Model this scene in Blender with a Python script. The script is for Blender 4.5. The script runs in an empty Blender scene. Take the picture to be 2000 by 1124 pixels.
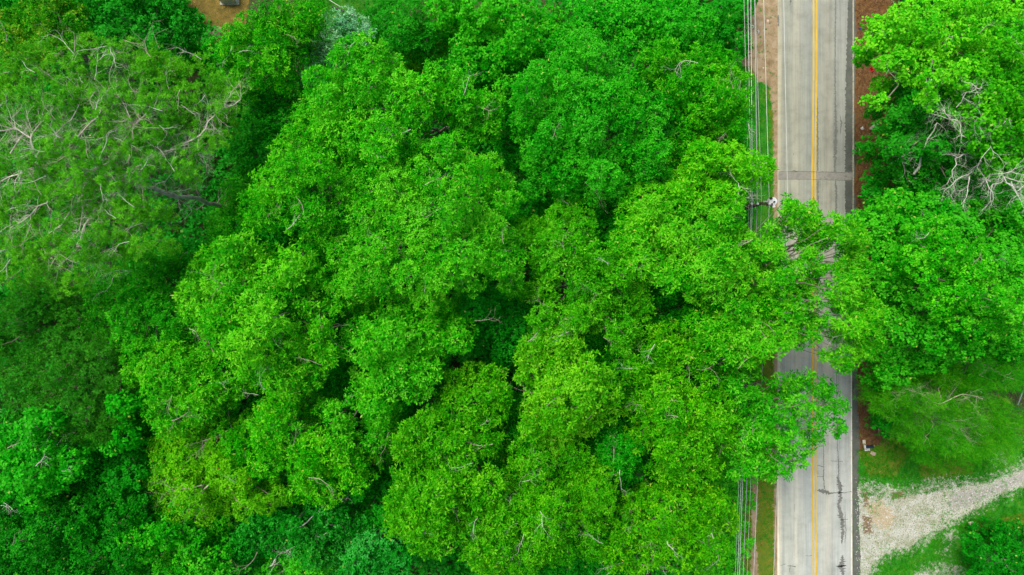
import bpy, bmesh, math
import numpy as np
from mathutils import Vector

# ------------------------------------------------------------------ basics
CAMH = 60.0            # camera height above the road (m)
FPX = 1333.3           # focal length, in pixels of a 2000 px wide frame
COL = bpy.context.scene.collection

def P(u, v, z=0.0):
    """point seen at (u, v) of the 2000x1124 frame when it stands at height z"""
    d = (CAMH - z) / FPX
    return np.array([(u - 1000.0) * d, (562.0 - v) * d, z])

def new_mesh(name, verts, faces, mat, parent=None, smooth=False, tint=None):
    verts = np.asarray(verts, dtype=np.float32).reshape(-1, 3)
    me = bpy.data.meshes.new(name)
    if isinstance(faces, np.ndarray):
        n = faces.shape[1]
        me.vertices.add(len(verts)); me.vertices.foreach_set('co', verts.ravel())
        me.loops.add(faces.size); me.loops.foreach_set('vertex_index', faces.astype(np.int32).ravel())
        me.polygons.add(len(faces))
        me.polygons.foreach_set('loop_start', np.arange(0, faces.size, n, dtype=np.int32))
        if smooth:
            me.polygons.foreach_set('use_smooth', np.ones(len(faces), dtype=bool))
        me.update(calc_edges=True)
    else:
        me.from_pydata(verts.tolist(), [], faces)
        if smooth:
            for p in me.polygons: p.use_smooth = True
    if tint is not None:
        a = me.attributes.new('tint', 'FLOAT', 'FACE')
        a.data.foreach_set('value', np.asarray(tint, dtype=np.float32))
    me.materials.append(mat)
    o = bpy.data.objects.new(name, me)
    COL.objects.link(o)
    if parent is not None:
        o.parent = parent
    return o

def empty(name, loc=(0, 0, 0)):
    o = bpy.data.objects.new(name, None)
    o.location = tuple(float(c) for c in loc); o.empty_display_size = 0.3
    COL.objects.link(o)
    return o

def tag(o, label=None, cat=None, group=None, kind=None):
    if label: o['label'] = label
    if cat: o['category'] = cat
    if group: o['group'] = group
    if kind: o['kind'] = kind
    return o

# ------------------------------------------------------------------ materials
def mat_new(name):
    m = bpy.data.materials.new(name); m.use_nodes = True
    nt = m.node_tree
    b = nt.nodes['Principled BSDF']
    return m, nt, b

def N(nt, t, **kw):
    n = nt.nodes.new(t)
    for k, v in kw.items():
        if k in n.inputs: n.inputs[k].default_value = v
        else: setattr(n, k, v)
    return n

def ramp(nt, fac, stops, interp='LINEAR'):
    r = nt.nodes.new('ShaderNodeValToRGB'); r.color_ramp.interpolation = interp
    els = r.color_ramp.elements
    while len(els) < len(stops): els.new(0.5)
    for e, (p, c) in zip(els, stops):
        e.position = p; e.color = (c[0], c[1], c[2], 1)
    if fac is not None: nt.links.new(fac, r.inputs[0])
    return r.outputs[0]

def mixc(nt, fac, a, b, mode='MIX'):
    m = nt.nodes.new('ShaderNodeMix'); m.data_type = 'RGBA'; m.blend_type = mode
    for s, x in ((0, fac), (6, a), (7, b)):
        if hasattr(x, 'is_output') or isinstance(x, bpy.types.NodeSocket): nt.links.new(x, m.inputs[s])
        elif s == 0: m.inputs[0].default_value = x
        else: m.inputs[s].default_value = (x[0], x[1], x[2], 1)
    return m.outputs[2]

def noise(nt, scale, detail=4, rough=0.55, vec=None, dist=0.0):
    n = N(nt, 'ShaderNodeTexNoise', Scale=scale, Detail=detail, Roughness=rough, Distortion=dist)
    if vec is not None: nt.links.new(vec, n.inputs['Vector'])
    return n.outputs['Fac']

def coords(nt, scale=(1, 1, 1)):
    g = nt.nodes.new('ShaderNodeNewGeometry')
    mp = nt.nodes.new('ShaderNodeMapping'); mp.inputs['Scale'].default_value = scale
    nt.links.new(g.outputs['Position'], mp.inputs['Vector'])
    return mp.outputs[0]

def leaf_mat(name, cols, trans=0.30, rough=0.6, spec=0.06, fleck=(0.44, 0.56, 0.06)):
    """cols: dark, mid, light leaf colours picked by the leaf's own 'tint'"""
    m, nt, b = mat_new(name)
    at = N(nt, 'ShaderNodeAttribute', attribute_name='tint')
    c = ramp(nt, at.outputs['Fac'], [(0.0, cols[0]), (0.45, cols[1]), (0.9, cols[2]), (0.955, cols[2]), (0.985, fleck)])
    nz = noise(nt, 0.35, 3, vec=coords(nt))
    hue = ramp(nt, nz, [(0.3, (0.8, 0.9, 1.1)), (0.7, (1.2, 1.06, 0.9))])
    c = mixc(nt, 1.0, c, hue, 'MULTIPLY')
    oi = nt.nodes.new('ShaderNodeObjectInfo')
    c = mixc(nt, 1.0, c, ramp(nt, oi.outputs['Random'], [(0.0, (0.65, 0.94, 1.0)), (0.35, (0.95, 1.0, 1.3)), (0.65, (0.75, 1.04, 1.8)), (1.0, (1.05, 1.10, 1.0))]), 'MULTIPLY')
    nt.links.new(c, b.inputs['Base Color'])
    b.inputs['Roughness'].default_value = rough
    b.inputs['Specular IOR Level'].default_value = spec
    t = nt.nodes.new('ShaderNodeBsdfTranslucent')
    tc = mixc(nt, 1.0, c, (1.1, 1.15, 0.6), 'MULTIPLY')
    nt.links.new(tc, t.inputs['Color'])
    mx = nt.nodes.new('ShaderNodeMixShader'); mx.inputs[0].default_value = trans
    nt.links.new(b.outputs[0], mx.inputs[1]); nt.links.new(t.outputs[0], mx.inputs[2])
    nt.links.new(mx.outputs[0], nt.nodes['Material Output'].inputs['Surface'])
    return m

def simple_mat(name, col, rough=0.7, metal=0.0, var=0.25, scale=6.0, bump=0.0):
    m, nt, b = mat_new(name)
    v = coords(nt)
    nz = noise(nt, scale, 5, vec=v)
    lo = tuple(x * (1 - var) for x in col); hi = tuple(min(1, x * (1 + var)) for x in col)
    nt.links.new(ramp(nt, nz, [(0.3, lo), (0.7, hi)]), b.inputs['Base Color'])
    b.inputs['Roughness'].default_value = rough; b.inputs['Metallic'].default_value = metal
    if bump:
        bp = N(nt, 'ShaderNodeBump', Strength=bump, Distance=0.03)
        nt.links.new(noise(nt, scale * 4, 5, vec=v), bp.inputs['Height']); nt.links.new(bp.outputs[0], b.inputs['Normal'])
    return m

G = 1.0
LEAF = {
 'bright': leaf_mat('leaf_bright_green', [(0.006, 0.24, 0.001), (0.032, 0.44, 0.001), (0.185, 0.66, 0.012)]),
 'mid':    leaf_mat('leaf_mid_green',    [(0.002, 0.20, 0.001), (0.010, 0.37, 0.001), (0.080, 0.56, 0.010)]),
 'yellow': leaf_mat('leaf_yellow_green', [(0.020, 0.26, 0.001), (0.070, 0.44, 0.001), (0.235, 0.64, 0.010)]),
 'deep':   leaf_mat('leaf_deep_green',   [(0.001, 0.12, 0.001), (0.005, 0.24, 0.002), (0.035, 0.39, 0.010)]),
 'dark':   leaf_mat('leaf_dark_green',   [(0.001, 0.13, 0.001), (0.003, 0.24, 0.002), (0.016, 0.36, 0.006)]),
 'cool':   leaf_mat('leaf_cool_green',   [(0.001, 0.15, 0.002), (0.006, 0.28, 0.004), (0.06, 0.45, 0.035)]),
 'olive':  leaf_mat('leaf_olive_green',  [(0.032, 0.26, 0.001), (0.085, 0.42, 0.001), (0.19, 0.56, 0.004)], fleck=(0.35, 0.12, 0.02)),
 'golden': leaf_mat('leaf_golden_green', [(0.010, 0.20, 0.001), (0.045, 0.34, 0.002), (0.30, 0.46, 0.02)], fleck=(0.5, 0.34, 0.03)),
 'silver': leaf_mat('leaf_silver_blue',  [(0.04, 0.24, 0.03), (0.11, 0.40, 0.10), (0.30, 0.58, 0.28)], trans=0.1),
 'pine':   leaf_mat('pine_needle_green', [(0.042, 0.28, 0.004), (0.10, 0.45, 0.006), (0.22, 0.64, 0.02)], trans=0.22, fleck=(0.40, 0.20, 0.06)),
 'pinedk': leaf_mat('pine_needle_dark',  [(0.008, 0.14, 0.002), (0.022, 0.24, 0.003), (0.07, 0.38, 0.014)], trans=0.1, fleck=(0.14, 0.08, 0.01)),
 'feather':leaf_mat('pine_needle_soft',  [(0.012, 0.24, 0.001), (0.045, 0.38, 0.002), (0.13, 0.50, 0.010)], trans=0.25, fleck=(0.30, 0.26, 0.05)),
 'grass':  leaf_mat('grass_blade',       [(0.008, 0.22, 0.001), (0.04, 0.36, 0.002), (0.12, 0.45, 0.012)], trans=0.2, fleck=(0.4, 0.38, 0.12)),
}
BARK = simple_mat('bark_grey', (0.22, 0.20, 0.15), 0.85, var=0.45, scale=4, bump=0.6)
BARKP = simple_mat('bark_pine', (0.20, 0.15, 0.12), 0.9, var=0.5, scale=3, bump=0.8)
DEAD = simple_mat('bleached_dead_wood', (0.62, 0.62, 0.52), 0.8, var=0.35, scale=5)
TWIG = simple_mat('twig_grey_brown', (0.42, 0.37, 0.27), 0.8, var=0.45, scale=3)
RUSTB = simple_mat('bark_orange_torn', (0.50, 0.22, 0.06), 0.8, var=0.4, scale=5)

# ------------------------------------------------------------------ tubes and twigs
class Tubes:
    def __init__(s): s.v = []; s.f = []; s.n = 0
    def add(s, pts, rad, k=5):
        pts = np.asarray(pts, float); m = len(pts)
        rad = np.asarray(rad, float) if np.ndim(rad) else np.full(m, rad)
        t = np.gradient(pts, axis=0); t /= np.linalg.norm(t, axis=1)[:, None] + 1e-9
        ref = np.array([0.31, 0.17, 0.93])
        a = np.cross(t, ref); a /= np.linalg.norm(a, axis=1)[:, None] + 1e-9
        b = np.cross(t, a)
        ang = np.arange(k) * 2 * math.pi / k
        ring = pts[:, None, :] + rad[:, None, None] * (np.cos(ang)[None, :, None] * a[:, None, :] + np.sin(ang)[None, :, None] * b[:, None, :])
        s.v.append(ring.reshape(-1, 3))
        i = np.arange(m - 1)[:, None] * k; j = np.arange(k)[None, :]; j2 = (j + 1) % k
        f = np.stack([i + j, i + j2, i + k + j2, i + k + j], -1).reshape(-1, 4) + s.n
        s.f.append(f); s.n += m * k
    def build(s, name, mat, parent=None, origin=(0, 0, 0), smooth=True):
        if not s.v: return None
        return new_mesh(name, np.concatenate(s.v) - np.asarray(origin, float), np.concatenate(s.f), mat, parent, smooth)

def wig(p0, p1, rng, n=4, amp=0.12):
    p0 = np.asarray(p0, float); p1 = np.asarray(p1, float)
    t = np.linspace(0, 1, n + 1)[:, None]
    L = np.linalg.norm(p1 - p0)
    pts = p0 * (1 - t) + p1 * t
    off = rng.normal(0, amp * L * 0.5, (n + 1, 3)); off[0] = 0; off[-1] = 0
    return pts + off

def twigs(tb, p, d, L, r, rng, depth=2, k=4, up=0.1, spread=0.8):
    """a crooked bare branch that forks"""
    n = 4
    pts = [np.array(p, float)]; d = np.array(d, float); d /= np.linalg.norm(d) + 1e-9
    for i in range(n):
        d = d + rng.normal(0, 0.25, 3) * np.array([1, 1, 0.6]) + np.array([0, 0, up * 0.2]); d /= np.linalg.norm(d)
        pts.append(pts[-1] + d * L / n)
    rr = np.linspace(r, r * 0.5, n + 1)
    tb.add(pts, rr, k)
    if depth > 0:
        for i in range(1, n + 1):
            for q in range(1 if i < n else 2):
                if rng.random() < 0.85:
                    dd = (pts[i] - pts[i - 1]); dd /= np.linalg.norm(dd)
                    side = rng.normal(0, 1, 3) * np.array([1, 1, 0.5]); side /= np.linalg.norm(side)
                    twigs(tb, pts[i], dd + side * spread, L * rng.uniform(0.4, 0.65), rr[i] * 0.62, rng, depth - 1, max(3, k - 1), up, spread)

# ------------------------------------------------------------------ leaves
class Leaves:
    def __init__(s): s.v = []; s.t = []
    def rosettes(s, C, Nn, rng, k=8, L=0.19, W=0.075, emin=-0.1, emax=0.9, tint=None, tj=0.15):
        """k leaves radiating from every point of C about the axis Nn"""
        n = len(C)
        if n == 0: return
        Nn = Nn / (np.linalg.norm(Nn, axis=1)[:, None] + 1e-9)
        ref = rng.normal(0, 1, (n, 3))
        A = np.cross(Nn, ref); A /= np.linalg.norm(A, axis=1)[:, None] + 1e-9
        B = np.cross(Nn, A)
        th = (np.arange(k)[None, :] * 2 * math.pi / k) + rng.uniform(-0.45, 0.45, (n, k)) + rng.uniform(0, 6.28, (n, 1))
        el = rng.uniform(emin, emax, (n, k))
        ce, se = np.cos(el), np.sin(el)
        D = ce[..., None] * (np.cos(th)[..., None] * A[:, None] + np.sin(th)[..., None] * B[:, None]) + se[..., None] * Nn[:, None]
        S = np.cross(D, Nn[:, None] + rng.normal(0, 0.45, (n, k, 3))); S /= np.linalg.norm(S, axis=2)[..., None] + 1e-9
        LL = (L * rng.uniform(0.6, 1.25, (n, k)))[..., None]; WW = (W * rng.uniform(0.7, 1.25, (n, k)))[..., None]
        base = C[:, None] + D * LL * 0.08 + rng.normal(0, L * 0.12, (n, k, 3))
        mid = base + D * LL * 0.55
        tip = base + D * LL - Nn[:, None] * LL * 0.12
        q = np.stack([base, mid + S * WW * 0.5, tip, mid - S * WW * 0.5], axis=2)
        s.v.append(q.reshape(-1, 3).astype(np.float32))
        if tint is None: tint = rng.uniform(0.2, 0.7, n)
        tt = tint[:, None] + rng.normal(0, tj, (n, k))
        tt = np.clip(tt, 0, 0.94)
        tt[rng.random((n, k)) < 0.006] = 1.0
        s.t.append(tt.ravel())
    def build(s, name, mat, parent=None, origin=(0, 0, 0)):
        v = np.concatenate(s.v) - np.asarray(origin, np.float32)
        f = np.arange(len(v), dtype=np.int32).reshape(-1, 4)
        return new_mesh(name, v, f, mat, parent, tint=np.concatenate(s.t))

def dirs(n, rng, low=-0.35):
    z = rng.uniform(low, 1.0, n); a = rng.uniform(0, 2 * math.pi, n); r = np.sqrt(1 - z * z)
    return np.stack([r * np.cos(a), r * np.sin(a), z], 1)

def lobe(lv, c, r, rng, sp, tb=None, dens=1.0, hue=0.5, low=-0.35):
    """one leafy clump of a crown: a bumpy flattened dome set with leaf rosettes"""
    n = int(sp['n'] * dens * (r / 1.0) ** 2 * 4)
    n = max(n, 12)
    D = dirs(n, rng, low)
    bumps = dirs(27, rng, -0.3); bs = rng.uniform(0.16, 0.50, 27)
    h = ((np.maximum(0, (D @ bumps.T) - 0.87) / 0.13) ** 0.6 * bs).max(1)
    R = r * (0.70 + h + rng.normal(0, 0.06, n))
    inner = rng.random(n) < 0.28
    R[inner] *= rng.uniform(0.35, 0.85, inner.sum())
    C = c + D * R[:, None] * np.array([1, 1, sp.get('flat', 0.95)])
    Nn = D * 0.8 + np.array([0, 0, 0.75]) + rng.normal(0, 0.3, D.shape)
    tint = hue + 0.22 * (h * 2 - 0.45) + rng.normal(0, 0.14, n) - 0.10 * inner  # clump shading painted in: bumps lighter, hollows and inner leaves darker
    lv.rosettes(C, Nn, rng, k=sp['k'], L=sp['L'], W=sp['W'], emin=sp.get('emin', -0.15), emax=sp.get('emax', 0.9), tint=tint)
    if tb is not None:
        for _ in range(sp.get('tw', 3)):
            d = dirs(1, rng, 0.0)[0]
            tb.add(wig(c - np.array([0, 0, r * 0.5]), c + d * r * rng.uniform(0.6, .92) * np.array([1, 1, .8]), rng, 3, 0.16), np.linspace(0.030, 0.008, 4), 4)

SPEC = {
 'oak':   dict(n=26, k=8, L=0.245, W=0.088, tw=2),
 'maple': dict(n=26, k=6, L=0.22, W=0.14, tw=2, emax=0.5, emin=-0.4),
 'under': dict(n=13, k=6, L=0.30, W=0.17, tw=1, emax=0.5, emin=-0.4),
 'flatl': dict(n=26, k=6, L=0.22, W=0.10, tw=2, emax=0.3, emin=-0.3, flat=0.45),
 'pine':  dict(n=15, k=34, L=0.22, W=0.03, tw=4, emin=-0.3, emax=1.4, flat=0.7),
 'feather':dict(n=13, k=18, L=0.46, W=0.024, tw=3, emin=-0.3, emax=1.1, flat=0.55),
 'silver':dict(n=24, k=8, L=0.22, W=0.07, tw=2, flat=0.9),
}

def inpoly(x, y, poly):
    c = False; n = len(poly); j = n - 1
    for i in range(n):
        xi, yi = poly[i]; xj, yj = poly[j]
        if (yi > y) != (yj > y) and x < (xj - xi) * (y - yi) / (yj - yi) + xi: c = not c
        j = i
    return c

def fillpoly(poly, r, rng, tries=1500, sep=1.15):
    xs = [p[0] for p in poly]; ys = [p[1] for p in poly]
    out = []
    for _ in range(tries):
        x = rng.uniform(min(xs), max(xs)); y = rng.uniform(min(ys), max(ys))
        if not inpoly(x, y, poly): continue
        rr = r * rng.uniform(0.75, 1.2)
        if all((x - a) ** 2 + (y - b) ** 2 > ((rr + q) * 0.5 * sep) ** 2 for a, b, q in out): out.append((x, y, rr))
    return out

def parse(s):
    return [tuple(float(q) for q in t.split(',')) for t in s.split()]

STATS = [0]
def tree(name, label, lobes, z, leaf, spec='oak', drop=3.5, base=None, group=None, seed=0, hue=0.5, dens=1.0,
         skirt=0.7, poly=None, pr=28, bark=None, limbs=(), limbmat=None, bare=0, tilt=(0, 0), trunk_r=0.28, cat='tree', jit=1.15, centre=None, zmin=2.0, rs=0.95, limbk=1.0):
    rng = np.random.default_rng(seed)
    sp = dict(SPEC[spec]); ls = rng.uniform(0.86, 1.16); sp['L'] *= ls; sp['W'] *= ls; sp['n'] = sp['n'] / ls ** 1.3
    L = parse(lobes) if lobes else []
    if poly: L = L + fillpoly(poly, pr, rng)
    L = np.array(L)
    cu, cv = (L[:, 0].mean(), L[:, 1].mean()) if centre is None else centre
    d = np.hypot(L[:, 0] - cu, L[:, 1] - cv); dm = max(d.max(), 60)
    zz = z - 0.8 * drop * (d / dm) ** 1.7 + rng.normal(0, jit, len(L)) + tilt[0] * (L[:, 0] - cu) / 100 + tilt[1] * (L[:, 1] - cv) / 100
    zz = np.maximum(zz, zmin)
    top = P(cu, cv, z)
    if base is None: b = np.array([top[0] + rng.normal(0, .4), top[1] + rng.normal(0, .4), 0.0])
    else: b = np.array([base[0], base[1], 0.0])
    root = empty(name, b); tag(root, label, cat, group)
    lv = Leaves(); tb = Tubes(); tr = Tubes()
    fork = b * 0.6 + top * 0.4; fork[2] = z * 0.45
    up = b * 0.25 + top * 0.75; up[2] = z * 0.75
    r0 = trunk_r
    tr.add([b + [0, 0, -0.15], b + [0, 0, 0.4], b * .7 + fork * .3, fork, up, np.append(top[:2], z * 0.93)],
           [r0 * 1.5, r0 * 1.1, r0, r0 * .8, r0 * .45, r0 * 0.15], 9)
    for i, (u, v, rp) in enumerate(L):
        c = P(u, v, zz[i]); r = rp * rs * (CAMH - zz[i]) / FPX
        c[2] -= r * 0.7
        lobe(lv, c, r, rng, sp, tr, dens, hue + rng.normal(0, 0.09))
        # the limb that carries the clump
        s = fork if rng.random() < 0.55 else up
        if s[2] > c[2] - 0.6: s = fork.copy(); s[2] = min(fork[2], c[2] - 0.8)
        ln = np.linalg.norm(c - s)
        pts = wig(s, c - [0, 0, r * .4], rng, 5, 0.07); pts[1:-1, 2] += ln * 0.05
        tr.add(pts, np.linspace(min(r0 * .5, 0.02 + 0.013 * ln) * limbk, 0.018, 6), 5)
        if skirt > 0 and rng.random() < skirt:
            off = c - np.array([top[0], top[1], c[2]]); off /= np.linalg.norm(off) + 1e-6
            c2 = c + off * r * rng.uniform(-0.5, 0.5) + np.array([rng.normal(0, r * .5), rng.normal(0, r * .5), -r * rng.uniform(1.3, 2.4)])
            if c2[2] > 1.0:
                lobe(lv, c2, r * rng.uniform(.8, 1.05), rng, sp, None, dens * 0.7, hue - 0.08, low=0.0)  # lower clump tinted darker, shade put into its leaf colour
    crown = lv.build('crown', LEAF[leaf], root, b)
    STATS[0] += sum(len(t) for t in lv.t)
    tr.build('trunk', bark or BARK, root, b)
    if bare:
        idx = rng.choice(len(L), min(bare if spec == 'pine' else int(bare * .8), len(L)), replace=False)
        for i in idx:
            u, v, rp = L[i]; r = rp * (CAMH - zz[i]) / FPX
            if u > 1500 and u < 1690: continue
            bb = Tubes()
            c = P(u + rp * rng.normal(0, .6), v + rp * rng.normal(0, .6), zz[i] + 0.02)
            dd = rng.normal(0, 1, 3); dd[2] = 0.25
            twigs(bb, c, dd, rng.uniform(0.6, 1.7), rng.uniform(0.013, 0.024), rng, 2)
            bb.build('bare_branch', DEAD if rng.random() < .5 else TWIG, root, b)
    if limbs:
        for L_ in limbs:
            bb = Tubes()
            pts, ra, rb, tw = L_
            if spec == 'pine' and ra < .3: ra *= .62; rb *= .6
            q = np.array([P(*p) for p in pts])
            qq = [q[0]]
            for p0, p1 in zip(q[:-1], q[1:]): qq += list(wig(p0, p1, rng, 3, 0.07)[1:])
            rad = np.linspace(ra, rb, len(qq)); bb.add(qq, rad, 7)
            for i in range(1, len(qq)):
                for _ in range(tw):
                    if rng.random() < 0.6:
                        dd = qq[i] - qq[i - 1]; dd /= np.linalg.norm(dd)
                        sd = rng.normal(0, 1, 3); sd[2] = abs(sd[2]) * .3; sd /= np.linalg.norm(sd)
                        twigs(bb, qq[i], dd * .5 + sd, rng.uniform(0.5, 1.5), rad[i] * 0.15 + 0.008, rng, 2)
            bb.build('bare_limb', limbmat or DEAD, root, b)
    return root
# ------------------------------------------------------------------ the upper canopy, left of the road
GO = 'tall broadleaf trees of the wood'
tree('oak_tree', 'tall bright green oak with three rounded shoulders, just below the silver-blue conifer',
 '681,92,34 720,103,40 749,132,36 671,117,36 621,157,38 660,167,40 713,153,40 852,142,30 884,157,30 795,157,32 831,174,34 728,199,36 770,178,34 859,192,38 898,189,34 934,206,36 945,245,34 909,249,34 959,220,22 802,220,34 784,256,38 745,249,34 635,199,38 600,213,34 589,245,34 635,242,36 678,206,30 671,249,38 706,270,34 735,295,34 777,295,34 830,300,30 868,285,30',
 18.5, 'bright', group=GO, seed=1, hue=.55, bare=9)
tree('oak_tree', 'bright green oak with a long left shoulder, right of the great pine',
 '571,270,34 617,270,36 642,295,34 617,320,38 571,320,34 532,331,28 514,359,34 564,356,40 603,370,38 649,352,30 530,410,38 580,430,34 488,400,30 650,420,30 630,455,34 500,430,28 550,395,34 545,300,26 690,320,28 605,410,30',
 18.8, 'bright', group=GO, seed=2, hue=.57, bare=6)
tree('oak_tree', 'largest bright green oak, its clumped crown filling the middle of the wood',
 '760,334,34 763,363,40 720,366,36 685,377,34 820,341,36 813,377,38 856,374,34 909,320,32 898,356,38 938,345,30 973,359,26 962,320,22 806,418,42 749,411,38 713,421,34 884,428,38 927,421,34 959,446,34 984,471,34 945,482,36 973,517,34 995,545,26 859,471,42 827,507,40 870,510,38 913,503,38 916,542,34 820,464,34 856,542,30 710,475,38 667,500,36 742,485,34 713,521,42 742,542,36 692,553,36 706,592,34 792,539,32 753,514,34 785,590,30 831,580,30 985,400,26 780,440,36',
 20.5, 'bright', group=GO, seed=3, hue=.6, bare=12, trunk_r=.36)
tree('oak_tree', 'bright green oak with a rounded crown left of the wood centre, above the golden maple',
 '402,514,34 438,496,34 473,485,34 384,542,34 427,542,40 473,528,38 370,578,34 409,589,40 455,567,36 377,613,34 416,628,34 462,628,42 491,599,36 427,663,36 462,678,40 518,507,36 553,525,36 585,542,34 521,542,38 553,567,38 518,578,36 585,492,28 617,549,26 521,621,36 571,642,34 535,663,42 582,678,40 625,670,30 607,699,34 564,706,42 518,702,38 571,742,36 535,749,32 600,731,30 639,695,22 620,640,22 484,720,34 590,600,28 640,610,22',
 19.5, 'bright', group=GO, seed=4, hue=.62, bare=8, trunk_r=.34)
tree('oak_tree', 'mid-sized bright green oak in the shade gap below the largest oak',
 '888,613,32 856,631,38 895,649,34 891,670,30 834,660,38 802,628,34 767,613,32 728,656,38 756,670,40 792,685,40 834,695,36 749,706,40 713,688,30 792,720,38 720,731,36 756,749,38 820,749,30 735,770,34 806,770,28 692,649,26 831,731,30 678,681,24 699,777,30 653,813,28 731,800,30 749,822,26 671,841,26 728,859,28',
 18.0, 'bright', group=GO, seed=5, hue=.55, bare=6)
tree('oak_tree', 'pale-tipped green oak between the dark round pine and the golden maple',
 '256,695,28 285,685,30 313,706,34 256,731,24 292,727,32 338,735,34 302,759,34 342,770,34 384,756,34 423,742,34 391,788,32 427,777,30 302,806,30 335,817,34 374,802,34 402,770,30 320,841,24 363,834,26 445,760,28 345,700,28 370,720,28 400,700,24',
 16.0, 'bright', group=GO, seed=6, hue=.58, bare=5)
tree('oak_tree', 'green oak with greyish glossy leaves overlapping the top of the golden maple',
 '427,850,30 463,873,36 491,841,36 445,895,30 477,923,34 463,941,26 521,838,38 521,866,36 514,909,36 546,795,34 521,806,30 564,852,34 589,923,38 621,873,34 653,881,34 692,877,28 713,916,28 653,923,38 617,952,34 582,962,28 692,945,28 642,973,24 600,895,32 678,909,30 585,880,28 610,835,26',
 15.5, 'bright', group=GO, seed=7, hue=.5, bare=7)
tree('oak_tree', 'narrow yellow-green oak standing beside the black gap right of the wood centre',
 '1103,411,26 1135,421,32 1089,428,28 1028,446,24 1064,457,34 1142,453,28 1021,468,24 1100,468,34 1128,485,28 1071,489,34 1057,510,26 1089,517,30 1171,503,28 1135,517,32 1153,532,36 1189,525,32 1214,539,28 1036,567,24 1071,560,24 1142,560,34 1199,557,34 1235,553,26 1167,578,32 1221,581,34 1249,571,22 1256,599,24 1149,606,36 1199,613,34 1128,624,30 1167,621,32 1231,621,34 1249,638,28 1213,642,30 1082,599,22 1057,625,26 1210,674,26 1231,663,26',
 18.0, 'yellow', group=GO, seed=8, hue=.42, bare=12)
tree('oak_tree', 'yellowest oak of the wood, a tall crown just right of its centre',
 '1100,645,28 1071,663,32 1043,681,30 1107,670,34 1071,699,36 1028,710,26 1117,695,30 1036,735,30 1078,731,34 1125,731,34 1160,720,28 1178,749,30 1142,756,36 1107,759,34 1064,774,32 1057,802,32 1039,841,30 1071,841,32 1093,824,32 1096,866,28 1082,877,22 1103,781,34 1149,781,34 1185,802,28 1160,813,28 1192,774,26 1146,831,22',
 18.5, 'yellow', group=GO, seed=9, hue=.58, bare=10)
tree('oak_tree', 'wide yellow-green oak in the lower middle of the wood, with scalloped left edge',
 '884,745,26 920,742,32 962,745,32 888,777,26 927,792,34 970,777,30 802,841,24 838,831,30 874,831,32 902,841,34 927,827,32 963,810,28 785,877,24 820,877,34 809,913,28 856,873,30 849,902,26 945,866,28 891,873,28 774,980,24 802,973,32 834,959,30 820,987,36 785,1005,30 770,1034,24 792,1023,30 820,1023,38 856,1002,38 849,1034,36 820,1059,30 838,1073,26 874,1062,34 877,1030,34 866,945,32 859,970,34 902,952,34 927,980,36 955,952,34 927,1016,32 962,984,38 945,1044,32 977,1026,34 927,1087,28 955,1105,32 980,1073,34 905,905,26',
 18.0, 'yellow', group=GO, seed=10, hue=.46, bare=14)
tree('oak_tree', 'yellow-green oak at the bottom edge, touching the wide scalloped oak on its right',
 '1021,895,28 1053,909,32 1021,937,34 1064,945,32 1036,973,36 1014,1005,36 1053,1009,36 1089,995,32 1021,1044,36 1064,1044,36 1100,1034,30 1043,1080,34 1078,1076,32 1107,1083,26 1021,1108,34 1121,895,28 1142,923,34 1178,945,30 1171,970,32 1142,970,34 1117,945,30 1181,984,26 1149,1005,28 1167,1023,28 1149,1044,30 1160,1076,26 1090,920,28',
 17.5, 'yellow', group=GO, seed=11, hue=.44, bare=14)
tree('oak_tree', 'dull green oak clump sunk between the yellowest oak and the bottom edge oaks',
 '1199,877,32 1221,902,32 1192,902,28 1228,877,28 1171,884,26 1205,850,24 1240,920,24 1215,930,24 1180,915,22',
 14.0, 'mid', group=GO, seed=12, hue=.5, bare=5, drop=2)
tree('oak_tree', 'yellow-green oak with feathery clumps left of the limb that crosses the lower road',
 '1274,663,30 1302,656,32 1331,670,30 1285,695,28 1313,695,32 1249,720,26 1278,727,34 1306,738,36 1356,702,32 1376,710,26 1270,763,30 1320,767,32 1302,774,34 1306,802,30 1278,795,28 1249,866,26 1270,849,28 1313,827,32 1338,849,34 1310,866,32 1367,859,34 1320,891,34 1356,884,36 1310,916,28 1342,920,32 1377,902,32 1370,927,26 1391,881,28 1395,913,24 1399,841,30 1420,856,24 1377,760,32 1359,785,24 1409,788,30 1423,813,28 1367,813,28 1245,800,26',
 17.0, 'yellow', group=GO, seed=13, hue=.38, bare=14)
tree('oak_tree', 'loose yellow-green oak at the bottom edge beside the grassy strip under the wires',
 '1306,952,28 1338,955,30 1270,973,28 1391,973,28 1409,1002,30 1295,995,30 1331,995,34 1367,1009,34 1423,1026,26 1302,1037,34 1338,1044,36 1374,1051,36 1399,1080,28 1249,1044,32 1221,1062,30 1285,1080,34 1331,1091,34 1367,1101,32 1249,1101,34 1199,1094,26 1228,1016,28 1240,985,24',
 15.5, 'yellow', group=GO, seed=14, hue=.32, bare=16, dens=.85)
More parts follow.
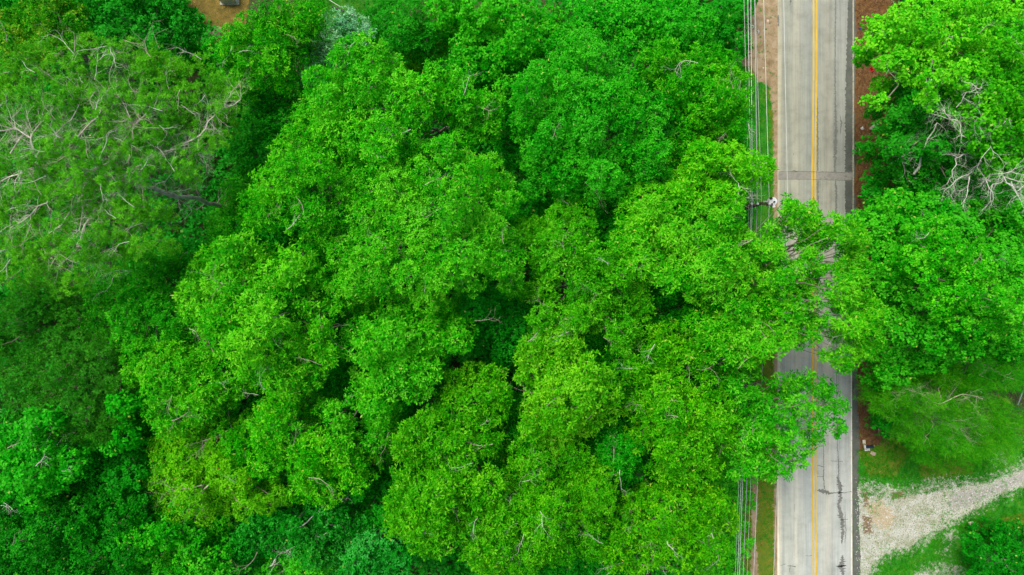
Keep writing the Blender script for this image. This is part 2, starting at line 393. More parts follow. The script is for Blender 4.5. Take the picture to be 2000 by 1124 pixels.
# the big oak that reaches over the road
tree('oak_tree', 'spreading green oak with boughs over the yellow lines, beside the white pole transformer',
 '1270,414,34 1299,428,34 1228,450,30 1256,453,32 1292,460,34 1221,482,28 1249,485,28 1302,485,34 1256,517,30 1285,517,30 1306,546,26 1327,460,34 1356,482,34 1345,514,32 1374,507,32 1356,542,32 1391,535,34 1402,560,32 1427,507,34 1438,549,34 1363,567,26 1331,407,30 1377,421,34 1391,464,34 1420,443,34 1438,424,24 1420,478,32 1455,471,24 1478,500,28 1463,525,30 1420,621,34 1445,613,30 1427,642,34 1466,631,34 1399,649,30 1409,674,34 1448,663,34 1473,670,28 1438,695,28 1477,699,20 1491,599,32 1470,574,28 1377,663,26 1541,388,11 1547,404,16 1536,424,15 1557,414,20 1585,403,14 1592,421,18 1567,435,22 1538,442,18 1599,442,22 1620,457,22 1585,457,22 1517,467,20 1509,449,14 1496,485,22 1521,495,18 1507,514,24 1532,521,22 1585,482,22 1610,471,18 1571,503,16 1592,503,20 1564,532,15 1585,539,22 1606,528,12 1535,549,24 1507,549,26 1557,560,22 1585,563,20 1542,581,26 1571,588,24 1517,585,26 1489,592,28 1597,595,13 1549,613,26 1578,620,24 1517,627,26 1542,642,26 1571,645,22 1507,656,26 1532,667,22 1557,667,18 1482,670,26 1464,695,24 1496,688,20 1525,684,14 1590,660,16 1631,432,16 1653,439,18 1674,450,18 1642,457,17 1663,471,20 1685,471,18 1653,489,14 1681,492,18 1688,514,13 1670,517,18 1649,514,14 1635,528,12 1651,542,13 1677,542,18 1665,563,20 1688,563,18 1642,578,17 1660,585,24 1702,592,22 1718,606,16 1685,613,24 1656,610,18 1622,585,11 1709,627,24 1677,638,24 1649,635,20 1624,627,15 1606,634,15 1635,656,16 1702,656,24 1718,663,15 1677,670,22 1699,681,18 1681,695,18 1656,692,18 1631,699,16 1613,697,12 1649,716,16 1663,720,11',
 18.0, 'bright', group=GO, seed=15, hue=.62, drop=2.0, bare=12, trunk_r=.4, base=(14.2, 0.4), centre=(1440, 560), skirt=.4, rs=.95, limbk=.45, dens=1.25,
 limbs=[([(1400,650,9),(1480,640,12),(1560,612,14.5),(1625,590,15.6)], .12, .03, 1), ([(1400,560,9),(1480,520,13),(1560,470,15),(1640,445,15.6)], .11, .03, 0),
        ([(1372,600,14.5),(1400,628,15.2),(1412,640,15)], .07, .03, 1), ([(1325,510,17.3),(1333,527,17.3),(1340,512,17.6)], .05, .03, 0)], limbmat=BARK)
tree('oak_tree', 'small bright oak beside the wires, just above the white pole transformer',
 '1374,292,26 1402,302,30 1438,302,30 1473,317,28 1491,331,26 1363,320,28 1391,331,34 1427,338,36 1452,356,28 1356,356,30 1356,384,28 1399,381,34 1434,385,28 1285,377,24 1256,384,26 1306,384,26 1504,320,14 1450,330,26 1330,370,24',
 15.0, 'bright', group=GO, seed=16, hue=.66, drop=1.5, base=(15.0, 8.8), limbs=[([(1433,401,14.2),(1441,388,14.9),(1452,380,15.2)], .07, .02, 1), ([(1441,388,14.9),(1444,372,15.4),(1442,358,15.5)], .06, .02, 1)], bare=4)
tree('oak_tree', 'fanned green oak whose bough covers the yellow lines lower down the road',
 '1525,745,14 1549,752,20 1542,774,20 1527,777,15 1578,735,16 1592,752,18 1574,763,18 1613,763,15 1628,767,18 1621,788,20 1642,788,16 1649,799,11 1592,784,18 1567,795,20 1542,806,20 1521,816,20 1596,813,15 1628,816,20 1645,831,11 1640,841,13 1600,838,18 1599,856,16 1567,827,19 1549,838,20 1525,849,24 1578,859,19 1553,870,22 1581,877,16 1528,881,22 1557,895,18 1567,907,10 1542,916,16 1521,913,20 1507,930,16 1489,831,28 1471,809,30 1496,800,24 1464,841,30 1500,856,26 1471,866,30 1489,888,28 1464,895,28 1496,909,22 1471,923,24 1446,923,20 1443,877,28 1443,841,28 1464,784,26 1482,777,20 1436,816,28 1446,760,26 1428,742,30 1411,760,28 1470,730,20 1445,715,24',
 16.0, 'bright', group=GO, seed=17, hue=.5, drop=2.0, base=(14.6, -9.2), centre=(1450, 830), skirt=.3, dens=.85, limbk=.45, bare=8,
 limbs=[([(1420,760,11),(1472,745,13.4),(1488,757,13.9)], .1, .07, 0), ([(1440,830,10),(1480,850,12.5),(1520,890,13.8),(1545,900,14)], .1, .03, 1), ([(1470,800,11),(1530,800,13.5),(1590,780,14.5)], .08, .02, 1)], limbmat=BARK)
# upper right of the wood
tree('broadleaf_tree', 'dense green domed tree in the upper middle of the wood, between two dark lanes',
 '1107,68,28 1142,78,32 1093,89,28 1171,100,30 1117,100,32 1149,135,34 1107,132,32 1050,142,30 1028,171,30 1071,167,34 1117,167,36 1160,171,34 1199,153,34 1199,185,34 1231,160,32 1028,210,32 1071,210,34 1114,199,34 1153,213,38 1199,221,32 1242,199,32 1270,203,32 1299,210,26 1281,231,26 1028,249,28 1117,249,30 1156,249,34 1149,274,30 1064,281,32 1043,306,30 1078,292,30 1114,285,28 1235,228,26 1274,278,32 1249,295,30 1221,281,26 1292,292,22 1270,320,28 1196,302,28 1125,320,34 1160,310,34 1096,342,32 1057,327,26 1135,352,34 1178,342,34 1206,335,26 1203,370,26 1160,370,32 1107,370,26 1292,349,26 1043,363,26 1080,250,26 1230,330,26',
 17.0, 'mid', group=GO, seed=18, hue=.62, drop=4, trunk_r=.36, bare=3)
tree('broadleaf_tree', 'bright tree whose right edge meets the wires below the bare sandy roadside patch',
 '1306,103,30 1270,121,26 1313,139,32 1377,110,32 1349,132,32 1409,117,28 1431,117,20 1384,142,34 1427,146,32 1450,164,24 1342,164,34 1377,174,34 1306,157,28 1413,182,34 1442,192,24 1452,210,20 1342,199,26 1374,213,28 1409,213,30 1436,228,26 1450,246,20 1420,249,28 1391,249,28 1338,249,26 1342,278,26 1427,278,22 1320,313,26 1349,228,22 1385,280,22',
 15.5, 'bright', group=GO, seed=19, hue=.45, drop=3, bare=7)
tree('broadleaf_tree', 'soft green tree at the top edge, second crown left of the wires',
 '1135,21,34 1160,36,34 1228,21,38 1270,21,38 1313,21,38 1356,21,32 1221,50,36 1267,53,36 1320,50,36 1363,46,30 1221,82,32 1263,82,30 1338,78,32 1377,71,24 1384,36,22 1199,36,30 1300,80,26 1180,0,30 1250,-10,30 1330,-10,30',
 12.5, 'mid', 'maple', group=GO, seed=20, hue=.62, drop=2.5)
tree('broadleaf_tree', 'green tree at the top edge, directly above the lane beside the dense domed tree',
 '856,21,34 891,21,36 927,21,36 980,21,36 891,53,34 927,53,36 970,53,36 945,85,34 909,114,32 955,117,34 991,100,30 945,142,28 991,142,30 991,171,28 1021,21,36 1021,71,34 1064,64,32 1021,107,32 1075,30,26 900,90,26 880,-5,30 960,-8,30 1050,100,24',
 12.5, 'mid', 'maple', group=GO, seed=21, hue=.6, drop=2.5)
tree('broadleaf_tree', 'dull green small tree at the top edge right of the silver-blue conifer',
 '731,21,26 767,11,32 756,46,32 795,25,32 742,64,26 792,53,30 785,85,30 810,71,30 799,107,28 827,96,26 831,64,26 770,72,24 815,5,28',
 11.5, 'deep', 'oak', group=GO, seed=22, hue=.7, drop=2, bare=2)
tree('broadleaf_tree', 'spiky light green bush tree in the notch right of the silver-blue conifer', '',
 9.5, 'yellow', 'feather', poly=[(770,70),(830,40),(860,80),(850,130),(790,140)], pr=24, group=GO, seed=23, hue=.4, drop=1, dens=1.6)
tree('broadleaf_tree', 'green tree at the top edge left of the silver-blue conifer',
 '521,21,34 560,21,34 600,28,30 536,53,36 578,53,30 521,85,34 553,93,30 528,117,32 553,132,28 480,46,28 480,117,28 445,95,26 466,82,28 455,60,22 470,150,28 500,60,30 440,120,24 610,5,24 500,150,24',
 15.0, 'bright', group=GO, seed=24, hue=.42, drop=3, bare=5)
tree('broadleaf_tree', 'dark green tree in the shaded hollow right of the great pine',
 '521,178,32 564,167,28 550,200,28 528,228,32 553,228,28 514,256,28 543,270,26 521,295,26 477,249,28 487,270,30 463,285,28 491,302,28 500,215,26 470,330,26 500,190,24',
 11.0, 'deep', 'maple', group=GO, seed=25, hue=.65, drop=2)
tree('broadleaf_tree', 'small bright green tree at the foot of the great pine trunk',
 '432,425,26 415,438,20 445,446,30 427,460,26 473,430,22 450,395,24 472,350,26 455,370,24 490,380,20',
 10.0, 'mid', 'maple', group=GO, seed=26, hue=.8, drop=1)
tree('conifer_tree', 'silver-blue conifer at the top of the wood with pale drooping sprays',
 '650,40,24 675,30,22 700,45,22 640,65,26 668,60,26 695,72,24 715,62,16 610,80,22 640,95,26 620,110,22 600,140,18 605,100,20 590,95,14 660,85,22 580,165,12 675,45,18',
 11.5, 'silver', 'silver', seed=27, hue=.55, drop=2.5, skirt=.4, jit=.4)
# ------------------------------------------------------------------ pines, left
rngp = np.random.default_rng(77)
pine_poly = [(-25,130),(40,100),(110,90),(150,75),(235,92),(300,92),(330,108),(400,118),(430,150),(475,165),(478,195),(440,215),(445,250),(425,270),(400,300),(365,325),(310,338),(268,340),(262,392),(305,402),(330,440),(322,485),(270,500),(235,490),(215,535),(140,540),(120,570),(70,555),(-25,560)]
tree('pine_tree', 'great spreading pine at the left, olive-green needle tufts and bleached lichen-covered branches',
 '', 19.5, 'pine', 'pine', poly=pine_poly, pr=22, seed=30, hue=.5, drop=4, base=(-22.5, 6.4), bark=BARKP, skirt=.35, trunk_r=.01, jit=.9, centre=(180, 300), dens=1.2, bare=95,
 limbs=[([(500,420,0),(425,401,6.5),(394,391,9),(370,385,11),(300,367,13.4),(240,350,15),(180,335,16.2),(112,318,17.2)], .28, .15, 1),
        ([(180,335,16.2),(215,315,17.3),(240,285,18),(262,245,18.6),(290,215,18.9)], .14, .04, 5),
        ([(240,350,14.9),(300,305,17),(350,288,17.7),(390,265,17.9),(420,225,17.6),(470,195,17.2)], .11, .03, 5),
        ([(112,318,17.2),(75,310,18.4),(60,270,18.9),(80,240,19)], .13, .04, 5),
        ([(112,318,17.2),(60,330,18),(0,355,18)], .13, .05, 5),
        ([(150,330,17),(130,300,18.4),(110,260,19)], .09, .03, 5),
        ([(240,350,15),(210,400,17),(165,440,17.8),(155,480,17.5),(115,520,17)], .11, .03, 5),
        ([(180,335,16.5),(160,390,18),(155,450,17.8)], .10, .03, 5),
        ([(300,367,13),(330,345,14.5),(345,322,15)], .06, .03, 2),
        ([(150,335,17),(100,380,18),(60,420,17.8),(20,445,17.3)], .10, .03, 5),
        ([(112,318,17.2),(150,270,18.6),(190,230,19),(200,190,18.8)], .09, .03, 5),
        ([(180,335,16.5),(120,440,17.8),(85,470,17.5),(95,530,17)], .08, .03, 2),
        ([(230,352,15.5),(270,420,16.6),(250,450,16.6)], .07, .03, 5),
        ([(300,372,13.3),(350,390,11.6),(375,412,10.5)], .08, .04, 1), ([(330,378,12.6),(372,368,12),(405,345,12.3)], .05, .02, 2), ([(300,300,17.5),(260,330,17.6),(235,345,17)], .07,.03,5), ([(60,270,18.9),(30,250,19),(5,255,19)], .07,.02,5), ([(350,288,17.7),(370,300,17.4),(395,303,17)], .06,.02,5), ([(155,480,17.5),(180,500,17.2),(190,530,16.6)], .05,.02,4), ([(110,260,19),(150,215,19.2),(160,180,18.9)], .05,.02,4), ([(262,245,18.6),(240,200,18.9),(220,170,18.7)], .05,.02,4), ([(20,300,18.4),(60,240,18.9)], .05,.02,5)], limbmat=simple_mat('bark_lichen_pale', (0.56, 0.52, 0.42), 0.85, var=.45, scale=3, bump=.6))
tree('pine_tree', 'round dark pine with soft brownish-green tufts below the great spreading pine', '', 15.5, 'pinedk', 'pine',
 poly=[(60,690),(100,665),(150,655),(220,675),(255,730),(262,800),(225,840),(180,850),(120,855),(70,830),(20,830),(0,760),(20,720)], pr=24, seed=31, hue=.55, drop=3, bark=BARKP, jit=.4, dens=1.3)
tree('pine_tree', 'dark pine at the left edge, above the round dark pine', '', 13.5, 'pinedk', 'pine',
 poly=[(-20,600),(60,590),(120,600),(150,640),(95,660),(55,685),(10,715),(-20,720)], pr=24, seed=32, hue=.5, drop=2, bark=BARKP, dens=1.3)
tree('pine_tree', 'shadowed lower pine peeping out under the great spreading pine', '', 11.0, 'pinedk', 'pine',
 poly=[(20,555),(110,560),(150,575),(160,620),(90,620),(30,600)], pr=24, seed=33, hue=.4, drop=1, bark=BARKP, dens=1.2)
# ------------------------------------------------------------------ left and lower left
GL = 'lower trees around the tall oaks'
tree('broadleaf_tree', 'yellow-flecked tree in the upper left corner', '', 13, 'golden', 'oak', poly=[(0,40),(40,10),(90,-10),(140,0),(150,40),(150,75),(110,90),(60,100),(0,110)], pr=26, seed=40, hue=.42, drop=2, group=GL)
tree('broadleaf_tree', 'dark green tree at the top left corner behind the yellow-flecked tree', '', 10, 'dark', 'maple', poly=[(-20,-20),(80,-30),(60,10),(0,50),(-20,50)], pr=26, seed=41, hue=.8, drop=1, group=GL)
tree('broadleaf_tree', 'deep green tree at the top edge beside the bare brown clearing', '', 12, 'deep', 'maple', poly=[(130,-20),(340,-20),(370,30),(378,70),(330,92),(250,90),(180,70),(140,40)], pr=28, seed=42, hue=.6, drop=2.5, group=GL)
tree('broadleaf_tree', 'small deep green tree between the bare brown clearing and the great pine', '', 9.5, 'mid', 'maple', poly=[(330,92),(390,80),(440,95),(450,130),(470,165),(430,150),(400,120)], pr=24, seed=43, hue=.5, drop=1, group=GL)
tree('broadleaf_tree', 'mid green tree with pale glints between the two pines and the bright oak', '', 14, 'mid', 'oak', poly=[(170,545),(220,530),(240,500),(300,500),(350,520),(365,560),(355,600),(370,640),(330,680),(260,680),(220,665),(180,650),(160,600)], pr=28, seed=44, hue=.66, drop=2.5, bare=3, group=GL)
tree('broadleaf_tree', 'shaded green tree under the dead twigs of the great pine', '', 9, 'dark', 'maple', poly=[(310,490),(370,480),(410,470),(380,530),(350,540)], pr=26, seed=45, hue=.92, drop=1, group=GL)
tree('broadleaf_tree', 'light green tree at the left edge with bleached twigs on its shoulder', '', 14, 'mid', 'maple', poly=[(-20,830),(60,800),(100,820),(120,850),(110,890),(140,900),(130,930),(90,960),(60,980),(-20,980)], pr=30, seed=46, hue=.5, drop=2, bare=8, group=GL,
 limbs=[([(118,880,9),(122,850,12.5),(105,815,13.4),(75,812,13.6)], .06, .03, 2), ([(145,905,8),(145,855,11.5),(112,830,12.5)], .05, .03, 1)])
tree('broadleaf_tree', 'dark green tree in the hollow left of the golden maple', '', 10.5, 'dark', 'maple', poly=[(120,880),(200,840),(280,830),(300,860),(290,900),(260,960),(200,960),(140,930)], pr=28, seed=47, hue=.92, drop=1.5, group=GL)
tree('broadleaf_tree', 'deep green tree at the left edge low in the corner', '', 11.5, 'deep', 'maple', poly=[(-20,980),(70,980),(130,950),(160,1000),(150,1060),(100,1140),(-20,1140)], pr=30, seed=48, hue=.5, drop=2, group=GL, bare=2)
tree('broadleaf_tree', 'deep green tree at the bottom edge in the lower left quarter', '', 11.5, 'deep', 'maple', poly=[(130,950),(200,955),(270,960),(300,1010),(260,1060),(240,1140),(110,1140),(150,1050)], pr=30, seed=49, hue=.45, drop=2, group=GL)
tree('broadleaf_tree', 'green tree with orange-yellow flecks beneath the golden maple', '', 11, 'mid', 'maple', poly=[(270,1010),(330,990),(400,1010),(440,1060),(430,1140),(220,1140),(240,1060)], pr=28, seed=50, hue=.5, drop=1.5, group=GL)
tree('broadleaf_tree', 'green leafy tree filling the notch beside the round dark pine', '', 12, 'mid', 'maple', poly=[(215,790),(270,800),(290,850),(240,870),(180,880),(160,850)], pr=28, seed=51, hue=.4, drop=1.5, group=GL)
tree('maple_tree', 'golden olive-green maple with flat layered sprays in the lower left',
 '300,880,24 330,870,30 370,860,28 410,880,26 350,900,32 310,910,26 390,905,30 300,950,30 340,940,34 380,945,36 420,930,34 450,950,30 320,985,30 360,985,34 400,980,34 440,985,30 480,970,26 510,990,24 540,975,22 470,1000,22 335,1010,22 395,1015,20 375,840,24 520,955,24 430,850,22 355,955,28',
 13.5, 'olive', 'flatl', seed=52, hue=.6, drop=2.0, bark=BARKP, limbs=[([(490,825,9.5),(455,840,12.2),(420,855,13),(395,862,13.3)], .10, .03, 2), ([(410,945,13.2),(385,975,13.4),(380,985,13.3)], .05, .02, 2), ([(395,948,13.3),(360,955,13.4),(330,960,13.3)], .04, .02, 1)], limbmat=TWIG)
tree('broadleaf_tree', 'blue-green glossy tree at the bottom edge left of the wide scalloped oak', '', 11, 'cool', 'maple', poly=[(500,1000),(560,985),(640,985),(710,995),(720,1040),(690,1080),(610,1100),(540,1090),(480,1110),(440,1090)], pr=28, seed=53, hue=.4, drop=2, bare=5, group=GL,
 limbs=[([(520,1110,8),(545,1080,10.3),(575,1068,10.8)], .06, .03, 1), ([(560,1040,10),(600,1020,10.6),(630,990,10.5)], .05, .02, 0)])
tree('broadleaf_tree', 'small blue-green tree at the bottom edge in the dark gap', '', 11.5, 'cool', 'maple', poly=[(715,1060),(760,1055),(800,1100),(790,1140),(640,1140),(680,1100)], pr=24, seed=54, hue=.6, drop=1, group=GL)
tree('broadleaf_tree', 'bright green young tree at the bottom edge between the blue-green trees', '', 9, 'mid', 'maple', poly=[(540,1090),(640,1085),(660,1140),(500,1140)], pr=26, seed=55, hue=.8, drop=1, group=GL)
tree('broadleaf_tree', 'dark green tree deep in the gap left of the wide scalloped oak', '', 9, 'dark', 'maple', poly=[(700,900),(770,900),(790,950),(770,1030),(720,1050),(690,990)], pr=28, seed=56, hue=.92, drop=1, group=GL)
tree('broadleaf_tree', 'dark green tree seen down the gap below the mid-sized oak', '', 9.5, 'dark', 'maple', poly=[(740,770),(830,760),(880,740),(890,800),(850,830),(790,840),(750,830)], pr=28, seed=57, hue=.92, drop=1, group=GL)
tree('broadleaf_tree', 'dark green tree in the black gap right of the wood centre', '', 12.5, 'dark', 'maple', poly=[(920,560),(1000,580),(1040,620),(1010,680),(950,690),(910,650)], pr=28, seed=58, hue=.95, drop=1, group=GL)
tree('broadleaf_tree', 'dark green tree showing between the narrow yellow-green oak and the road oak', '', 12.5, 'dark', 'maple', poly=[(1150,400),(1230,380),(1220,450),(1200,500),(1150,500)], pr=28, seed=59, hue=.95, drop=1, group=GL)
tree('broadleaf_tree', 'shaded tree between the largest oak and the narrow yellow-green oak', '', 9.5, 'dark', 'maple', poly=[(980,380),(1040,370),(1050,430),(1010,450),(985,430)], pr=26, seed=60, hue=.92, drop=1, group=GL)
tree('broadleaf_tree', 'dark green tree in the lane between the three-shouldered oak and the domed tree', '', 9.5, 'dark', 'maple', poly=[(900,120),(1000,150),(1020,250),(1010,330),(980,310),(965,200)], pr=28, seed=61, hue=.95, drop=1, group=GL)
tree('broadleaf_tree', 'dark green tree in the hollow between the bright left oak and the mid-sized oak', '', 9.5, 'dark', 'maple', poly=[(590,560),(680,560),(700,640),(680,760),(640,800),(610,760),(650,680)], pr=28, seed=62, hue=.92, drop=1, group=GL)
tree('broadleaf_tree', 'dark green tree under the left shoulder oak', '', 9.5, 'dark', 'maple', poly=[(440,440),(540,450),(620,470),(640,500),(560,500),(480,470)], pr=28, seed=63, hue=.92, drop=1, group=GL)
tree('broadleaf_tree', 'deep green tree between the yellowest oak and the feathery-clumped oak', '', 12.5, 'mid', 'oak', poly=[(1180,690),(1260,680),(1270,740),(1240,820),(1200,850),(1170,840)], pr=28, seed=64, hue=.55, drop=1.5, group=GL, bare=3)
tree('broadleaf_tree', 'deep green tree in the shade strip under the road oak left of its trunk', '', 12, 'mid', 'oak', poly=[(1260,560),(1340,580),(1400,600),(1390,640),(1330,650),(1260,640)], pr=28, seed=65, hue=.4, drop=1.5, group=GL, bare=3)
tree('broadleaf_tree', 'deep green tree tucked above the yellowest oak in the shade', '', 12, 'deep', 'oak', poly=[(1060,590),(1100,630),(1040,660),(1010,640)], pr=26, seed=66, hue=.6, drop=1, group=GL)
tree('broadleaf_tree', 'green tree in the shaded trough between the wide scalloped oak and the bottom edge oak', '', 12.5, 'mid', 'oak', poly=[(960,860),(1020,780),(1050,870),(1000,900),(980,950)], pr=28, seed=67, hue=.45, drop=1, group=GL)
tree('broadleaf_tree', 'low green tree beside the wires under the road oak, near the grassy verge', '', 8, 'mid', 'maple', poly=[(1330,230),(1450,260),(1470,300),(1440,330),(1330,330)], pr=30, seed=68, hue=.6, drop=1, group=GL)
tree('broadleaf_tree', 'low bright green tree along the wires at the bottom edge', '', 6.5, 'mid', 'maple', poly=[(1395,915),(1450,925),(1462,1000),(1445,1140),(1390,1140),(1400,1030)], pr=26, seed=69, hue=.85, drop=1, group=GL, zmin=1.2)
tree('broadleaf_tree', 'dark leafy shrub tree under the wires by the sandy roadside patch', '', 4.5, 'dark', 'maple', poly=[(1400,-20),(1470,-20),(1480,20),(1465,50),(1455,90),(1435,100),(1405,90),(1390,40)], pr=22, seed=70, hue=.85, drop=1.5, group=GL, zmin=.9)
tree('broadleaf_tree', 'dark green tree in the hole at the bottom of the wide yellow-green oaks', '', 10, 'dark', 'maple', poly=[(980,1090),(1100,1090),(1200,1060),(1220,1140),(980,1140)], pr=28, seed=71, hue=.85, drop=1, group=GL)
# ------------------------------------------------------------------ right of the road
GR = 'trees right of the road'
tree('broadleaf_tree', 'bright green roadside tree in the upper right corner', 
 '1708,95,20 1710,68,16 1694,112,12 1730,162,16 1724,195,16 1718,45,18 1740,50,26 1770,35,30 1720,75,24 1750,80,28 1790,75,30 1830,50,32 1870,40,34 1910,55,34 1850,90,32 1890,95,34 1930,90,34 1820,110,30 1770,110,26 1800,15,28 1850,10,30 1900,5,30 1860,140,30 1900,140,32 1830,150,26 1684,111,9 1728,122,14 1780,140,24 1745,115,20 1950,30,34 1980,10,34 1990,60,34 1970,100,34 1925,-10,30',
 14, 'bright', 'maple', group=GR, seed=80, hue=.72, drop=5, base=(33.5, 19.5), bare=14)
tree('broadleaf_tree', 'dark green roadside tree left of the bleached dead branches', '', 11.5, 'deep', 'maple', poly=[(1726,168),(1760,145),(1840,170),(1900,235),(1925,300),(1925,370),(1850,385),(1780,360),(1722,350),(1714,310),(1728,270),(1720,215),(1716,190)], pr=23, group=GR, seed=81, hue=.8, drop=4, base=(33.5, 12.5), bare=5,
 limbs=[([(1795,200,11),(1805,175,11.8),(1820,155,12.2),(1822,135,12.4)], .07, .03, 1), ([(1785,340,9.5),(1805,290,11),(1830,240,12)], .09, .03, 3), ([(1740,320,9.5),(1765,305,10.5),(1775,285,11)], .05, .02, 2)])
tree('broadleaf_tree', 'yellow-green tree at the right edge above the bleached dead branches', '', 15, 'yellow', 'maple', poly=[(1900,110),(2030,80),(2030,340),(1960,350),(1930,300),(1900,240),(1870,230),(1880,170)], pr=30, group=GR, seed=82, hue=.3, drop=2.5, bare=10)
tree('broadleaf_tree', 'large green tree at the right edge, the widest crown right of the road', '', 13.5, 'mid', 'maple',
 poly=[(1716,455),(1724,415),(1760,395),(1850,405),(1950,410),(2030,400),(2030,690),(1985,690),(1940,670),(1890,690),(1850,710),(1800,720),(1770,740),(1720,735),(1722,700),(1714,640),(1710,560),(1714,500)], pr=31, group=GR, seed=84, hue=.72, drop=4, base=(35, 0.5), bare=8)
tree('broadleaf_tree', 'brighter green tree overlapping the widest crown at the right edge', '', 16, 'bright', 'maple', poly=[(1800,450),(1860,440),(1900,470),(1930,520),(1960,560),(2030,600),(2030,640),(1960,650),(1900,660),(1850,620),(1830,560),(1790,520)], pr=28, group=GR, seed=85, hue=.42, drop=2, bare=4, base=(35.5, -1.0))
tree('broadleaf_tree', 'low dark green tree between the bleached branches and the widest right crown', '', 8, 'dark', 'maple', poly=[(1722,360),(1780,350),(1830,370),(1850,420),(1760,420),(1718,440),(1712,400)], pr=26, group=GR, seed=86, hue=.8, drop=1.5, base=(33, 7.6))
tree('pine_tree', 'feathery young pine at the right, its thin boughs spreading over the gravel drive', '', 9.0, 'feather', 'feather',
 poly=[(1720,760),(1760,735),(1830,725),(1900,740),(1960,770),(1990,830),(1985,880),(1940,900),(1880,900),(1820,890),(1780,850),(1740,830)], pr=30, seed=87, hue=.5, drop=4, base=(33.8, -11.2), bark=TWIG, trunk_r=.08, jit=1.0, dens=1.45, skirt=.6, rs=.9,
 limbs=[([(1824,845,4),(1826,815,6.5),(1835,790,8)], .05, .02, 1), ([(1824,842,4),(1860,862,4.3),(1900,885,4.3)], .07, .02, 0), ([(1775,795,7),(1800,775,8),(1790,830,6.5)], .03, .015, 2), ([(1835,790,8.6),(1800,770,9),(1770,760,8.6)], .03,.012,3), ([(1835,790,8.6),(1880,770,9),(1920,780,8.4)], .03,.012,3), ([(1826,815,7.6),(1860,830,7.8),(1900,835,7.2)], .03,.012,3)], limbmat=TWIG)
tree('pine_tree', 'second feathery pine at the right edge under the widest crown', '', 8.5, 'feather', 'feather', poly=[(1880,710),(1990,690),(2030,700),(2030,760),(1960,745),(1900,760)], pr=28, seed=88, hue=.38, drop=1.5, bark=TWIG, trunk_r=.1, base=(38, -6.3))
tree('broadleaf_tree', 'dark green roadside shrub tree above the mailbox', '', 5.0, 'dark', 'maple', poly=[(1722,750),(1742,740),(1770,770),(1762,820),(1748,848),(1724,850),(1722,820),(1720,780)], pr=18, group=GR, seed=89, hue=.85, drop=2, base=(33.3, -10.0), zmin=1)
tree('broadleaf_tree', 'dark green tree in the lower right corner beyond the gravel drive', '', 5, 'dark', 'maple', poly=[(1910,1080),(1950,1050),(2040,1030),(2040,1150),(1900,1150)], pr=24, group=GR, seed=90, hue=.6, drop=2, base=(40.6, -23.6), trunk_r=.12)
tree('broadleaf_tree', 'bright green small tree hanging into the frame at the right edge', '', 9.5, 'mid', 'maple', poly=[(1960,380),(2030,370),(2030,440),(1960,430)], pr=28, group=GR, seed=91, hue=.6, drop=1, base=(40, 7))

# the bleached dead tree on the right
def dead_tree():
    rng = np.random.default_rng(5)
    b = np.array([36.2, 7.4, 0]); root = empty('dead_tree', b)
    tag(root, 'bleached leafless dead tree with tangled white branches, right of the road', 'tree')
    t1 = Tubes(); t1.add([b - [0, 0, .1], P(1905, 350, 5), P(1915, 330, 9), P(1925, 318, 11.5)], [.2, .16, .12, .08], 8)
    t1.build('trunk', DEAD, root, b)
    paths = [
      [(1925,318,11.5),(1880,345,12.5),(1855,365,12.6),(1845,372,12.4)],
      [(1925,318,11.5),(1890,300,13),(1878,265,13.5),(1875,240,13.5),(1850,232,13.3),(1815,222,13)],
      [(1878,265,13.5),(1900,275,13.9),(1905,250,14),(1925,250,14)],
      [(1875,240,13.5),(1850,225,13.8),(1840,215,13.8)],
      [(1925,318,11.5),(1960,345,13.5),(1935,375,13.6),(1930,400,13)],
      [(1960,345,13.5),(1990,355,14),(2020,365,14)],
      [(1925,318,11.5),(1950,340,14),(1975,335,14.3),(2010,345,14.4)],
      [(1890,300,13),(1865,310,13),(1860,345,13),(1850,360,12.7)],
      [(1893,345,12.6),(1890,375,13),(1878,400,12.7)],
      [(1935,355,13),(1925,350,13.5),(1940,390,13.5)],
      [(1980,230,14),(1950,250,15.2),(1925,240,15.3),(1910,230,15.2)],
      [(1885,170,12),(1900,165,14.8),(1915,175,14.6)],
      [(1868,210,13),(1888,180,14),(1918,172,14)],
      [(1975,355,13.8),(1995,395,14),(2010,385,14)],
      [(1960,345,13.8),(1985,375,14.2),(2005,360,14.2)],
    ]
    for p in paths:
        tb = Tubes(); q = np.array([P(*a) for a in p]); qq = [q[0]]
        for a, c in zip(q[:-1], q[1:]): qq += list(wig(a, c, rng, 3, .12)[1:])
        rad = np.linspace(.036, .012, len(qq)); tb.add(qq, rad, 6)
        for i in range(1, len(qq)):
            for _ in range(2 if rng.random() < .5 else 1):
                dd = qq[i] - qq[i-1]; dd /= np.linalg.norm(dd); sd = rng.normal(0, 1, 3); sd[2] *= .4; sd /= np.linalg.norm(sd)
                twigs(tb, qq[i], dd * .4 + sd, rng.uniform(.4, 1.2), rad[i] * .28 + .005, rng, 2)
        tb.build('branch', DEAD, root, b)
dead_tree()
# ------------------------------------------------------------------ ground
def ragged(pts, rng, amp, step=0.25):
    """ground outline given in frame pixels, with a frayed edge"""
    q = [P(u, v)[:2] for u, v in pts]; out = []
    for a, c in zip(q, q[1:] + q[:1]):
        n = max(1, int(np.linalg.norm(c - a) / step))
        for i in range(n): out.append(a + (c - a) * i / n)
    out = np.array(out); n = len(out)
    t = np.roll(out, -1, 0) - np.roll(out, 1, 0); t /= np.linalg.norm(t, axis=1)[:, None] + 1e-9
    nrm = np.stack([t[:, 1], -t[:, 0]], 1)
    w = rng.normal(0, 1, n)
    s = sum(np.convolve(np.concatenate([w] * 3), np.ones(k) / math.sqrt(k), 'same')[n:2 * n] * g for k, g in ((1, .35), (4, .5), (11, .6)))
    return out + nrm * (s * amp)[:, None]

